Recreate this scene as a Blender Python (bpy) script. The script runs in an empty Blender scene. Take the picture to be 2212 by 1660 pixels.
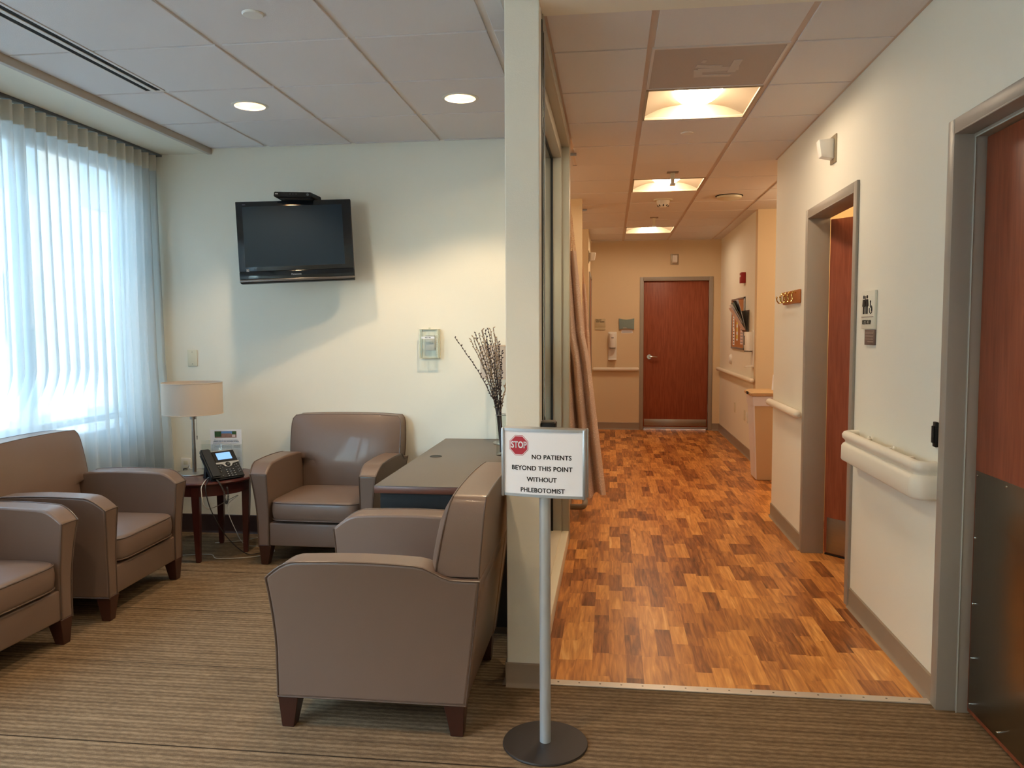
import bpy, bmesh, math, random
from mathutils import Matrix, Vector, Euler, noise
R = math.radians
PI = math.pi
random.seed(7)
sc = bpy.context.scene
COL = sc.collection
CAMZ = 1.405
CEIL = 2.645

# ---------------------------------------------------------------- camera
cam_data = bpy.data.cameras.new('camera')
cam_data.sensor_width = 36
cam_data.lens = 1700 / 2212 * 36
cam_data.clip_start = 0.05
cam = bpy.data.objects.new('camera', cam_data)
COL.objects.link(cam)
yaw, pitch, roll = R(7.12025), R(3.88514), R(-0.25)
fw = Vector((-math.sin(yaw), math.cos(yaw), 0)); rt = Vector((math.cos(yaw), math.sin(yaw), 0)); up = Vector((0, 0, 1))
f2 = fw * math.cos(pitch) - up * math.sin(pitch); u2 = up * math.cos(pitch) + fw * math.sin(pitch)
r3 = rt * math.cos(roll) + u2 * math.sin(roll); u3 = u2 * math.cos(roll) - rt * math.sin(roll)
cam.matrix_world = Matrix(((r3.x, u3.x, -f2.x, 0), (r3.y, u3.y, -f2.y, 0), (r3.z, u3.z, -f2.z, CAMZ), (0, 0, 0, 1)))
sc.camera = cam

# ---------------------------------------------------------------- materials
def srgb(r, g, b):
    f = lambda c: (c / 255 / 12.92) if c / 255 <= .04045 else ((c / 255 + .055) / 1.055) ** 2.4
    return (f(r), f(g), f(b), 1)

def mat(name, col, rough=.5, metal=0, spec=.5, bump=0, bscale=200, vary=0, vscale=3, coat=0, emit=None, estr=0, stretch=None):
    m = bpy.data.materials.new(name); m.use_nodes = True
    nt = m.node_tree; b = nt.nodes['Principled BSDF']
    b.inputs['Base Color'].default_value = col
    b.inputs['Roughness'].default_value = rough
    b.inputs['Metallic'].default_value = metal
    b.inputs['Specular IOR Level'].default_value = spec
    b.inputs['Coat Weight'].default_value = coat
    if emit:
        b.inputs['Emission Color'].default_value = emit; b.inputs['Emission Strength'].default_value = estr
    if bump or vary:
        tc = nt.nodes.new('ShaderNodeTexCoord'); mp = nt.nodes.new('ShaderNodeMapping')
        nt.links.new(tc.outputs['Object'], mp.inputs[0])
        if stretch: mp.inputs['Scale'].default_value = stretch
    if bump:
        n = nt.nodes.new('ShaderNodeTexNoise'); n.inputs['Scale'].default_value = bscale; n.inputs['Detail'].default_value = 3
        bp = nt.nodes.new('ShaderNodeBump'); bp.inputs['Strength'].default_value = bump; bp.inputs['Distance'].default_value = .002
        nt.links.new(mp.outputs[0], n.inputs['Vector']); nt.links.new(n.outputs['Fac'], bp.inputs['Height']); nt.links.new(bp.outputs[0], b.inputs['Normal'])
    if vary:
        n = nt.nodes.new('ShaderNodeTexNoise'); n.inputs['Scale'].default_value = vscale; n.inputs['Detail'].default_value = 5
        mx = nt.nodes.new('ShaderNodeMix'); mx.data_type = 'RGBA'
        c = col; mx.inputs[6].default_value = (c[0] * (1 - vary), c[1] * (1 - vary), c[2] * (1 - vary), 1)
        mx.inputs[7].default_value = (min(1, c[0] * (1 + vary)), min(1, c[1] * (1 + vary)), min(1, c[2] * (1 + vary)), 1)
        nt.links.new(mp.outputs[0], n.inputs['Vector']); nt.links.new(n.outputs['Fac'], mx.inputs[0]); nt.links.new(mx.outputs[2], b.inputs['Base Color'])
    return m

def emis(name, col, s):
    m = bpy.data.materials.new(name); m.use_nodes = True; nt = m.node_tree
    nt.nodes.clear(); o = nt.nodes.new('ShaderNodeOutputMaterial'); e = nt.nodes.new('ShaderNodeEmission')
    e.inputs[0].default_value = col; e.inputs[1].default_value = s; nt.links.new(e.outputs[0], o.inputs[0]); return m

M = {}
M['wall'] = mat('wall_paint', srgb(236, 231, 216), .6, spec=.3, bump=.25, bscale=260, vary=.02, vscale=1.5)
M['wall_tan'] = mat('tan_paint', srgb(222, 200, 165), .6, spec=.3, bump=.25, bscale=260, vary=.02, vscale=1.5)
M['soffit'] = mat('soffit_paint', srgb(228, 222, 205), .7, spec=.2)
M['tile'] = mat('ceiling_tile', srgb(226, 221, 219), .9, spec=.1, bump=.6, bscale=500, vary=.04, vscale=400)
M['grid'] = mat('ceiling_grid', srgb(222, 214, 208), .5, spec=.3)
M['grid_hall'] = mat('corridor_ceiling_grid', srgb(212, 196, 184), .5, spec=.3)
M['taupe_base'] = mat('taupe_cove_base', srgb(150, 132, 114), .55, vary=.05, vscale=6)
M['dark_base'] = mat('dark_cove_base', srgb(50, 34, 34), .5)
M['frame_paint'] = mat('grey_frame_paint', srgb(158, 148, 136), .4, spec=.4, vary=.03, vscale=8)
M['alu_frame'] = mat('window_frame_grey', srgb(172, 166, 148), .4, spec=.4)
M['sill'] = mat('sill_paint', srgb(232, 220, 194), .45)
M['gasket'] = mat('black_gasket', srgb(16, 17, 18), .5)
M['black'] = mat('black_plastic', srgb(18, 20, 23), .45, spec=.3)
M['black_matte'] = mat('black_laminate', srgb(13, 13, 15), .6)
M['steel'] = mat('brushed_steel', srgb(172, 168, 162), .32, metal=1, vary=.12, vscale=4, stretch=(1, 1, 12))
M['steel_dark'] = mat('kick_plate_steel', srgb(140, 132, 120), .28, metal=1, bump=.08, bscale=60, stretch=(1, 1, .05))
M['chrome'] = mat('chrome', srgb(205, 203, 198), .15, metal=1)
M['alu'] = mat('satin_aluminium', srgb(178, 180, 184), .35, metal=.85)
M['pole_grey'] = mat('grey_painted_pole', srgb(190, 194, 197), .35, metal=.35)
M['leather'] = mat('taupe_leather', srgb(117, 94, 80), .40, spec=.5, bump=.2, bscale=420, vary=.05, vscale=5, coat=.08)
M['piping'] = mat('leather_piping', srgb(92, 72, 60), .32, spec=.5)
M['cherry_dark'] = mat('dark_cherry_wood', srgb(80, 36, 30), .28, spec=.5, vary=.18, vscale=20, stretch=(8, 8, 1))
M['cherry_leg'] = mat('cherry_leg_wood', srgb(64, 34, 25), .3, spec=.5, vary=.15, vscale=20, stretch=(8, 8, 1))
M['white'] = mat('white_plastic', srgb(232, 228, 220), .4)
M['ivory'] = mat('ivory_plastic', srgb(222, 216, 192), .4)
M['beige'] = mat('beige_plastic', srgb(226, 212, 186), .42, spec=.4, vary=.02, vscale=20)
M['vinyl'] = mat('cream_bumper_vinyl', srgb(232, 222, 204), .5, bump=.15, bscale=400)
M['can_tan'] = mat('tan_bin_plastic', srgb(206, 170, 124), .45)
M['liner'] = mat('bin_liner_plastic', srgb(228, 218, 214), .3)
M['paper'] = mat('white_paper', srgb(238, 238, 243), .7)
M['ink'] = mat('black_ink', srgb(22, 22, 24), .7)
M['ink_blue'] = mat('blue_ink', srgb(50, 92, 140), .7)
M['ink_grey'] = mat('grey_ink', srgb(125, 125, 138), .7)
M['stop_red'] = mat('stop_red', srgb(176, 38, 56), .6)
M['red'] = mat('red_plastic', srgb(160, 28, 34), .4)
M['cork'] = mat('cork', srgb(176, 116, 66), .8, bump=.4, bscale=300, vary=.15, vscale=80)
M['yellow'] = mat('yellow_paper', srgb(224, 204, 70), .7)
M['pink'] = mat('pale_pink_paper', srgb(226, 206, 204), .7)
M['slate'] = mat('blue_grey_plastic', srgb(128, 146, 142), .4)
M['stone'] = mat('taupe_sign_plastic', srgb(196, 178, 142), .5)
M['plaque'] = mat('brown_plaque', srgb(112, 92, 84), .5)
M['brass'] = mat('brass', srgb(214, 176, 104), .2, metal=1)
M['oak'] = mat('stained_wood_rack', srgb(168, 96, 44), .35, vary=.15, vscale=14, stretch=(1, 8, 8))
M['shade'] = None
M['green'] = mat('foliage_print', srgb(58, 92, 52), .7, vary=.5, vscale=120)
M['sky_print'] = mat('sky_print', srgb(92, 140, 196), .7)
M['brick_print'] = mat('building_print', srgb(150, 118, 108), .7, vary=.3, vscale=150)
M['willow'] = mat('willow_stem', srgb(58, 36, 32), .5)
M['catkin'] = mat('willow_bud', srgb(176, 150, 122), .8)
M['tv_gloss'] = mat('tv_bezel_black', srgb(20, 25, 31), .12, spec=.5)
M['tv_screen'] = mat('tv_screen', srgb(33, 47, 59), .28, spec=.3)
M['tv_lower'] = mat('tv_lower_bezel', srgb(12, 18, 24), .1, spec=.5)
M['tv_trim'] = mat('tv_silver_trim', srgb(112, 106, 104), .25, metal=.7)
M['lcd'] = mat('phone_lcd', srgb(120, 168, 236), .4, emit=srgb(120, 170, 240), estr=.16)
M['phone'] = mat('phone_charcoal', srgb(38, 40, 43), .55, spec=.25)
M['phone_key'] = mat('phone_key', srgb(62, 64, 68), .5, spec=.25)
M['key_mark'] = mat('key_mark', srgb(190, 190, 192), .5)
M['cord_white'] = mat('pale_cord', srgb(196, 190, 180), .5)
M['cord_dark'] = mat('dark_cord', srgb(48, 46, 46), .5)
M['desk_top'] = mat('desk_laminate', srgb(102, 91, 82), .42, vary=.06, vscale=60, bump=.1, bscale=300)
M['desk_edge'] = mat('desk_wood_edge', srgb(98, 58, 44), .35, vary=.15, vscale=20, stretch=(1, 6, 8))
M['base_disc'] = mat('dark_base_disc', srgb(44, 36, 32), .45, bump=.1, bscale=300)
M['recess_dark'] = mat('dark_slot', srgb(10, 10, 12), .9)
M['bay_fabric'] = mat('recliner_vinyl', srgb(128, 116, 100), .4)
M['grille'] = mat('return_grille_grey', srgb(168, 152, 140), .6)
M['reflector'] = mat('fixture_enamel', srgb(176, 160, 136), .5)
M['troffer_glow'] = emis('lamp_diffuser', (1, .79, .56, 1), 7.0)
M['bulb'] = emis('downlight_lamp', (1, .76, .5, 1), 9)
M['trim_white'] = mat('downlight_trim', srgb(224, 218, 208), .35)
M['door_edge'] = mat('door_edge_dark', srgb(60, 34, 26), .5)
M['ext_glass'] = mat('far_window_glass', srgb(60, 74, 88), .1, spec=.8)
M['ext_ground'] = mat('asphalt', srgb(120, 122, 124), .9)

def wood_door(name, c1, c2):
    m = mat(name, c1, .42, spec=.35); nt = m.node_tree; b = nt.nodes['Principled BSDF']
    tc = nt.nodes.new('ShaderNodeTexCoord'); mp = nt.nodes.new('ShaderNodeMapping'); mp.inputs['Scale'].default_value = (14, 14, 1.3)
    n = nt.nodes.new('ShaderNodeTexNoise'); n.inputs['Scale'].default_value = 3; n.inputs['Detail'].default_value = 8; n.inputs['Distortion'].default_value = .6
    n2 = nt.nodes.new('ShaderNodeTexNoise'); n2.inputs['Scale'].default_value = 60; n2.inputs['Detail'].default_value = 3
    mp2 = nt.nodes.new('ShaderNodeMapping'); mp2.inputs['Scale'].default_value = (3, 3, .12)
    ad = nt.nodes.new('ShaderNodeMath'); ad.operation = 'MULTIPLY_ADD'; ad.inputs[1].default_value = .5
    cr = nt.nodes.new('ShaderNodeValToRGB'); cr.color_ramp.elements[0].color = c2; cr.color_ramp.elements[1].color = c1
    cr.color_ramp.elements[0].position = .45; cr.color_ramp.elements[1].position = 1.0
    L = nt.links.new
    L(tc.outputs['Object'], mp.inputs[0]); L(mp.outputs[0], n.inputs['Vector']); L(tc.outputs['Object'], mp2.inputs[0]); L(mp2.outputs[0], n2.inputs['Vector'])
    L(n2.outputs['Fac'], ad.inputs[0]); L(n.outputs['Fac'], ad.inputs[2]); L(ad.outputs[0], cr.inputs[0]); L(cr.outputs[0], b.inputs['Base Color'])
    return m
M['door_wood'] = wood_door('cherry_door_veneer', srgb(162, 88, 60), srgb(128, 62, 40))

def shade_mat(name, col, tr=.5, transp=0, rough_col=None):
    m = bpy.data.materials.new(name); m.use_nodes = True; nt = m.node_tree; nt.nodes.clear()
    L = nt.links.new
    o = nt.nodes.new('ShaderNodeOutputMaterial'); d = nt.nodes.new('ShaderNodeBsdfDiffuse'); t = nt.nodes.new('ShaderNodeBsdfTranslucent'); x = nt.nodes.new('ShaderNodeMixShader')
    d.inputs[0].default_value = col; t.inputs[0].default_value = col; x.inputs[0].default_value = tr
    L(d.outputs[0], x.inputs[1]); L(t.outputs[0], x.inputs[2])
    if transp:
        p = nt.nodes.new('ShaderNodeBsdfTransparent'); y = nt.nodes.new('ShaderNodeMixShader'); y.inputs[0].default_value = transp
        L(x.outputs[0], y.inputs[1]); L(p.outputs[0], y.inputs[2]); L(y.outputs[0], o.inputs[0])
    else: L(x.outputs[0], o.inputs[0])
    return m
M['shade'] = shade_mat('lamp_shade_fabric', srgb(228, 214, 200), .35)
M['sheer'] = shade_mat('sheer_curtain', srgb(198, 202, 202), .33, .11)
M['sheer_head'] = shade_mat('curtain_heading', srgb(206, 200, 186), .06)

def glass_mat(name, tint=(1, 1, 1, 1), base=.04):
    m = bpy.data.materials.new(name); m.use_nodes = True; nt = m.node_tree; nt.nodes.clear(); L = nt.links.new
    o = nt.nodes.new('ShaderNodeOutputMaterial'); t = nt.nodes.new('ShaderNodeBsdfTransparent'); g = nt.nodes.new('ShaderNodeBsdfGlossy'); x = nt.nodes.new('ShaderNodeMixShader'); lw = nt.nodes.new('ShaderNodeLayerWeight'); pw = nt.nodes.new('ShaderNodeMath'); f = nt.nodes.new('ShaderNodeMath')
    pw.operation = 'POWER'; pw.inputs[1].default_value = 5; f.operation = 'MULTIPLY_ADD'; f.inputs[1].default_value = .9; f.inputs[2].default_value = .04
    lw.inputs[0].default_value = .5; L(lw.outputs['Facing'], pw.inputs[0]); L(pw.outputs[0], f.inputs[0])
    t.inputs[0].default_value = tint; g.inputs['Roughness'].default_value = .02
    L(f.outputs[0], x.inputs[0]); L(t.outputs[0], x.inputs[1]); L(g.outputs[0], x.inputs[2]); L(x.outputs[0], o.inputs[0]); return m
M['rim'] = mat('shade_rim_fabric', srgb(206, 186, 166), .8)
M['glass'] = glass_mat('clear_glass', (.93, .97, .95, 1))
M['acrylic'] = glass_mat('clear_acrylic', (.94, .96, .95, 1))

def net_mat(name, col, cell=.012, hole=.45):
    m = shade_mat(name, col, .3, .5); nt = m.node_tree; L = nt.links.new
    tc = nt.nodes.new('ShaderNodeTexCoord'); v = nt.nodes.new('ShaderNodeTexVoronoi'); v.inputs['Scale'].default_value = 1 / cell; v.inputs['Randomness'].default_value = .15
    mt = nt.nodes.new('ShaderNodeMath'); mt.operation = 'LESS_THAN'; mt.inputs[1].default_value = hole
    L(tc.outputs['Object'], v.inputs['Vector']); L(v.outputs['Distance'], mt.inputs[0])
    mix = [n for n in nt.nodes if n.type == 'MIX_SHADER' and n.inputs[0].default_value == .5][0]
    L(mt.outputs[0], mix.inputs[0]); return m
M['net'] = net_mat('curtain_net', srgb(214, 176, 146))

def fabric_dots():
    m = mat('dotted_privacy_fabric', srgb(176, 150, 132), .85, spec=.1); nt = m.node_tree; L = nt.links.new; b = nt.nodes['Principled BSDF']
    tc = nt.nodes.new('ShaderNodeTexCoord'); v = nt.nodes.new('ShaderNodeTexVoronoi'); v.inputs['Scale'].default_value = 110
    n = nt.nodes.new('ShaderNodeTexNoise'); n.inputs['Scale'].default_value = 4
    cr = nt.nodes.new('ShaderNodeValToRGB'); cr.color_ramp.elements[0].color = srgb(238, 218, 202); cr.color_ramp.elements[1].color = srgb(208, 182, 164)
    cr.color_ramp.elements[0].position = .2; cr.color_ramp.elements[1].position = .42
    ad = nt.nodes.new('ShaderNodeMath'); ad.operation = 'MULTIPLY_ADD'; ad.inputs[1].default_value = 1
    sb = nt.nodes.new('ShaderNodeMath'); sb.operation = 'MULTIPLY_ADD'; sb.inputs[1].default_value = .9; sb.inputs[2].default_value = -.42
    L(tc.outputs['Object'], v.inputs['Vector']); L(tc.outputs['Object'], n.inputs['Vector']); L(n.outputs['Fac'], sb.inputs[0]); L(v.outputs['Distance'], ad.inputs[0]); L(sb.outputs[0], ad.inputs[2])
    L(ad.outputs[0], cr.inputs[0]); L(cr.outputs[0], b.inputs['Base Color']); return m
M['dots'] = fabric_dots()

def carpet_mat():
    m = mat('ribbed_carpet', srgb(140, 118, 90), .95, spec=.05); nt = m.node_tree; L = nt.links.new; b = nt.nodes['Principled BSDF']
    N = nt.nodes.new
    def math_(op, a=None, bb=None, c=None):
        n = N('ShaderNodeMath'); n.operation = op
        for i, v in enumerate((a, bb, c)):
            if v is None: continue
            if isinstance(v, (int, float)): n.inputs[i].default_value = v
            else: L(v, n.inputs[i])
        return n.outputs[0]
    g = N('ShaderNodeNewGeometry'); s = N('ShaderNodeSeparateXYZ'); L(g.outputs['Position'], s.inputs[0])
    Y = s.outputs[1]
    # wobble along the rib
    mp = N('ShaderNodeMapping'); mp.inputs['Scale'].default_value = (26, 60, 1); L(g.outputs['Position'], mp.inputs[0])
    nz = N('ShaderNodeTexNoise'); nz.inputs['Scale'].default_value = 1; nz.inputs['Detail'].default_value = 4; L(mp.outputs[0], nz.inputs['Vector'])
    yy = math_('MULTIPLY_ADD', nz.outputs['Fac'], .018, Y)
    rib = math_('SINE', math_('MULTIPLY', yy, 2 * PI / .0265))
    rib = math_('MULTIPLY_ADD', rib, .5, .5)
    rib2 = math_('MULTIPLY_ADD', math_('SINE', math_('MULTIPLY', yy, 2 * PI / .08)), .5, .5)
    n3 = N('ShaderNodeTexNoise'); n3.inputs['Scale'].default_value = 420; n3.inputs['Detail'].default_value = 3; L(g.outputs['Position'], n3.inputs['Vector'])
    n4 = N('ShaderNodeTexNoise'); n4.inputs['Scale'].default_value = 5; n4.inputs['Detail'].default_value = 3
    mp4 = N('ShaderNodeMapping'); mp4.inputs['Scale'].default_value = (1, 4, 1); L(g.outputs['Position'], mp4.inputs[0]); L(mp4.outputs[0], n4.inputs['Vector'])
    dash = N('ShaderNodeTexNoise'); dash.inputs['Scale'].default_value = 1; dash.inputs['Detail'].default_value = 3
    mp5 = N('ShaderNodeMapping'); mp5.inputs['Scale'].default_value = (40, 110, 1); L(g.outputs['Position'], mp5.inputs[0]); L(mp5.outputs[0], dash.inputs['Vector'])
    v = math_('MULTIPLY', math_('POWER', rib, .8), .27)
    v = math_('MULTIPLY_ADD', rib2, .10, v)
    v = math_('MULTIPLY_ADD', n3.outputs['Fac'], .75, v)
    v = math_('MULTIPLY_ADD', dash.outputs['Fac'], .55, v)
    v = math_('MULTIPLY_ADD', n4.outputs['Fac'], .35, v)
    v = math_('SUBTRACT', v, .50)
    cr = N('ShaderNodeValToRGB'); e = cr.color_ramp.elements
    e[0].position = .0; e[0].color = srgb(64, 52, 40); e[1].position = 1; e[1].color = srgb(172, 145, 114)
    x = cr.color_ramp.elements.new(.5); x.color = srgb(121, 99, 75)
    L(v, cr.inputs[0])
    # tile seams
    fr = math_('FRACT', math_('MULTIPLY', math_('ADD', Y, -2.42 + 6.2), 1 / .62))
    seam = math_('LESS_THAN', fr, .0105)
    mx = N('ShaderNodeMix'); mx.data_type = 'RGBA'; L(math_('MULTIPLY', seam, .8), mx.inputs[0]); L(cr.outputs[0], mx.inputs[6]); mx.inputs[7].default_value = srgb(24, 18, 14)
    L(mx.outputs[2], b.inputs['Base Color'])
    bp = N('ShaderNodeBump'); bp.inputs['Strength'].default_value = .6; bp.inputs['Distance'].default_value = .004
    L(v, bp.inputs['Height']); L(bp.outputs[0], b.inputs['Normal'])
    return m
M['carpet'] = carpet_mat()

def parquet_mat():
    m = mat('wood_plank_vinyl', srgb(180, 110, 50), .32, spec=.4); nt = m.node_tree; L = nt.links.new; b = nt.nodes['Principled BSDF']; N = nt.nodes.new
    def math_(op, a=None, bb=None, c=None):
        n = N('ShaderNodeMath'); n.operation = op
        for i, v in enumerate((a, bb, c)):
            if v is None: continue
            if isinstance(v, (int, float)): n.inputs[i].default_value = v
            else: L(v, n.inputs[i])
        return n.outputs[0]
    g = N('ShaderNodeNewGeometry'); s = N('ShaderNodeSeparateXYZ'); L(g.outputs['Position'], s.inputs[0])
    X, Y = s.outputs[0], s.outputs[1]
    row = math_('FLOOR', math_('MULTIPLY', X, 1 / .0705))
    w = N('ShaderNodeTexWhiteNoise'); w.noise_dimensions = '1D'; L(row, w.inputs['W'])
    # piece length differs from strip to strip
    ln = math_('MULTIPLY_ADD', w.outputs['Value'], .12, .21)
    pc = math_('FLOOR', math_('DIVIDE', math_('MULTIPLY_ADD', w.outputs['Value'], 17.3, Y), ln))
    cb = N('ShaderNodeCombineXYZ'); L(row, cb.inputs[0]); L(pc, cb.inputs[1])
    w2 = N('ShaderNodeTexWhiteNoise'); w2.noise_dimensions = '3D'; L(cb.outputs[0], w2.inputs['Vector'])
    off = N('ShaderNodeVectorMath'); off.operation = 'MULTIPLY_ADD'; L(w2.outputs['Color'], off.inputs[0]); off.inputs[1].default_value = (40, 40, 40); L(g.outputs['Position'], off.inputs[2])
    mp = N('ShaderNodeMapping'); mp.inputs['Scale'].default_value = (34, 3.2, 1); L(off.outputs[0], mp.inputs[0])
    n = N('ShaderNodeTexNoise'); n.inputs['Scale'].default_value = 1; n.inputs['Detail'].default_value = 6; n.inputs['Distortion'].default_value = 1.2; L(mp.outputs[0], n.inputs['Vector'])
    mp2 = N('ShaderNodeMapping'); mp2.inputs['Scale'].default_value = (120, 6, 1); L(off.outputs[0], mp2.inputs[0])
    n2 = N('ShaderNodeTexNoise'); n2.inputs['Scale'].default_value = 1; n2.inputs['Detail'].default_value = 3; L(mp2.outputs[0], n2.inputs['Vector'])
    v = math_('MULTIPLY', w2.outputs['Value'], .5)
    v = math_('MULTIPLY_ADD', n.outputs['Fac'], 1.0, v); v = math_('MULTIPLY_ADD', n2.outputs['Fac'], .3, v)
    v = math_('SUBTRACT', v, .46)
    cr = N('ShaderNodeValToRGB'); e = cr.color_ramp.elements
    e[0].position = .04; e[0].color = srgb(110, 62, 30); e[1].position = .90; e[1].color = srgb(246, 190, 116)
    for p_, c_ in ((.28, srgb(160, 96, 48)), (.52, srgb(204, 134, 68)), (.72, srgb(228, 158, 84))):
        x = cr.color_ramp.elements.new(p_); x.color = c_
    L(v, cr.inputs[0]); L(cr.outputs[0], b.inputs['Base Color'])
    return m
M['parquet'] = parquet_mat()

def brick_mat():
    m = mat('brick_facade', srgb(130, 90, 80), .9); nt = m.node_tree; L = nt.links.new; b = nt.nodes['Principled BSDF']
    tc = nt.nodes.new('ShaderNodeTexCoord'); mp = nt.nodes.new('ShaderNodeMapping'); mp.inputs['Rotation'].default_value = (PI / 2, 0, PI / 2)
    br = nt.nodes.new('ShaderNodeTexBrick'); br.inputs['Scale'].default_value = 4; br.inputs['Color1'].default_value = srgb(98, 78, 74); br.inputs['Color2'].default_value = srgb(78, 64, 62); br.inputs['Mortar'].default_value = srgb(128, 124, 120)
    L(tc.outputs['Object'], mp.inputs[0]); L(mp.outputs[0], br.inputs['Vector']); L(br.outputs['Color'], b.inputs['Base Color']); return m
M['brick'] = brick_mat()

def perf_mat():
    m = mat('perforated_metal', srgb(172, 156, 146), .6); nt = m.node_tree; L = nt.links.new; b = nt.nodes['Principled BSDF']
    tc = nt.nodes.new('ShaderNodeTexCoord'); v = nt.nodes.new('ShaderNodeTexVoronoi'); v.inputs['Scale'].default_value = 160; v.inputs['Randomness'].default_value = 0
    cr = nt.nodes.new('ShaderNodeValToRGB'); cr.color_ramp.elements[0].color = srgb(84, 72, 66); cr.color_ramp.elements[1].color = srgb(186, 172, 162); cr.color_ramp.elements[0].position = .3; cr.color_ramp.elements[1].position = .38
    L(tc.outputs['Object'], v.inputs['Vector']); L(v.outputs['Distance'], cr.inputs[0]); L(cr.outputs[0], b.inputs['Base Color']); return m
M['perf'] = perf_mat()

# ---------------------------------------------------------------- mesh helpers
def nb(): return bmesh.new()

def box(bm, x0, y0, z0, x1, y1, z1, bev=0, seg=2, mi=0):
    r = bmesh.ops.create_cube(bm, size=1)
    vs = r['verts']
    for v in vs:
        v.co = Vector(((x0 + x1) / 2 + v.co.x * (x1 - x0), (y0 + y1) / 2 + v.co.y * (y1 - y0), (z0 + z1) / 2 + v.co.z * (z1 - z0)))
    fs = set(f for v in vs for f in v.link_faces)
    for f in fs: f.material_index = mi
    if bev:
        es = list(set(e for v in vs for e in v.link_edges))
        bmesh.ops.bevel(bm, geom=es, offset=bev, segments=seg, profile=.5, affect='EDGES', clamp_overlap=True)
    return vs

def cyl(bm, p0, p1, r0, r1=None, n=24, mi=0, caps=True):
    if r1 is None: r1 = r0
    p0 = Vector(p0); p1 = Vector(p1); d = (p1 - p0).normalized()
    a = d.orthogonal().normalized(); b = d.cross(a)
    A = [bm.verts.new(p0 + (a * math.cos(2 * PI * i / n) + b * math.sin(2 * PI * i / n)) * r0) for i in range(n)]
    B = [bm.verts.new(p1 + (a * math.cos(2 * PI * i / n) + b * math.sin(2 * PI * i / n)) * r1) for i in range(n)]
    for i in range(n):
        f = bm.faces.new((A[i], A[(i + 1) % n], B[(i + 1) % n], B[i])); f.material_index = mi
    if caps:
        f = bm.faces.new(A[::-1]); f.material_index = mi
        f = bm.faces.new(B); f.material_index = mi

def tube(bm, pts, r, n=8, mi=0, closed=False):
    pts = [Vector(p) for p in pts]; rings = []; N = len(pts)
    prev = None
    for i, p in enumerate(pts):
        if closed: t = (pts[(i + 1) % N] - pts[i - 1]).normalized()
        else: t = (pts[min(i + 1, N - 1)] - pts[max(i - 1, 0)]).normalized()
        if prev is None: a = t.orthogonal().normalized()
        else:
            a = prev - t * prev.dot(t)
            a = a.normalized() if a.length > 1e-6 else t.orthogonal().normalized()
        prev = a; b = t.cross(a)
        rr = r[i] if isinstance(r, (list, tuple)) else r
        rings.append([bm.verts.new(p + (a * math.cos(2 * PI * k / n) + b * math.sin(2 * PI * k / n)) * rr) for k in range(n)])
    rng = N if closed else N - 1
    for i in range(rng):
        A, B = rings[i], rings[(i + 1) % N]
        for k in range(n):
            f = bm.faces.new((A[k], A[(k + 1) % n], B[(k + 1) % n], B[k])); f.material_index = mi
    if not closed:
        bm.faces.new(rings[0][::-1]).material_index = mi; bm.faces.new(rings[-1]).material_index = mi

def lathe(bm, prof, c=(0, 0, 0), n=40, mi=0, sx=1, sy=1):
    rings = []
    for r, z in prof:
        if r < 1e-6: rings.append([bm.verts.new((c[0], c[1], c[2] + z))])
        else: rings.append([bm.verts.new((c[0] + r * sx * math.cos(2 * PI * k / n), c[1] + r * sy * math.sin(2 * PI * k / n), c[2] + z)) for k in range(n)])
    for A, B in zip(rings, rings[1:]):
        for k in range(n):
            a = [A[k % len(A)], A[(k + 1) % len(A)], B[(k + 1) % len(B)], B[k % len(B)]]
            u = []
            for v in a:
                if v not in u: u.append(v)
            if len(u) > 2:
                bm.faces.new(u).material_index = mi

def prism(bm, poly, axis, a0, a1, mi=0, bev=0):
    """poly: 2-D points; axis 'x' -> (y,z), 'y' -> (x,z), 'z' -> (x,y)"""
    def P(p, a): return {'x': (a, p[0], p[1]), 'y': (p[0], a, p[1]), 'z': (p[0], p[1], a)}[axis]
    A = [bm.verts.new(P(p, a0)) for p in poly]; B = [bm.verts.new(P(p, a1)) for p in poly]; n = len(poly)
    fs = [bm.faces.new(A), bm.faces.new(B[::-1])]
    for i in range(n): fs.append(bm.faces.new((A[i], B[i], B[(i + 1) % n], A[(i + 1) % n])))
    for f in fs: f.material_index = mi
    if bev:
        es = list(set(e for f in fs for e in f.edges))
        bmesh.ops.bevel(bm, geom=es, offset=bev, segments=2, profile=.5, affect='EDGES', clamp_overlap=True)

def ball(bm, c, r, n=12, mi=0, sz=1):
    pr = [(r * math.sin(PI * i / (n // 2)) if 0 < i < n // 2 else 0, -r * sz * math.cos(PI * i / (n // 2))) for i in range(n // 2 + 1)]
    lathe(bm, pr, c, n, mi)

def obj(name, bm, mats, parent=None, smooth=True, angle=35, **mods):
    bmesh.ops.recalc_face_normals(bm, faces=bm.faces[:])
    me = bpy.data.meshes.new(name); bm.to_mesh(me); bm.free()
    if not isinstance(mats, (list, tuple)): mats = [mats]
    for m in mats: me.materials.append(m)
    if smooth:
        me.polygons.foreach_set('use_smooth', [True] * len(me.polygons))
        try: me.set_sharp_from_angle(angle=R(angle))
        except Exception: pass
    o = bpy.data.objects.new(name, me); COL.objects.link(o)
    if parent is not None: o.parent = parent
    return o

def tag(o, label, cat, group=None, kind=None):
    o['label'] = label; o['category'] = cat
    if group: o['group'] = group
    if kind: o['kind'] = kind
    return o

def thing(name, label, cat, loc=(0, 0, 0), rot=(0, 0, 0), group=None):
    o = bpy.data.objects.new(name, None); COL.objects.link(o); o.empty_display_size = .1
    o.location = loc; o.rotation_euler = rot
    return tag(o, label, cat, group)

def struct(name, bm, mats, parent=None, label=None, smooth=False):
    o = obj(name, bm, mats, parent, smooth=smooth)
    if parent is None: o['kind'] = 'structure'
    if label: o['label'] = label
    return o

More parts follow.
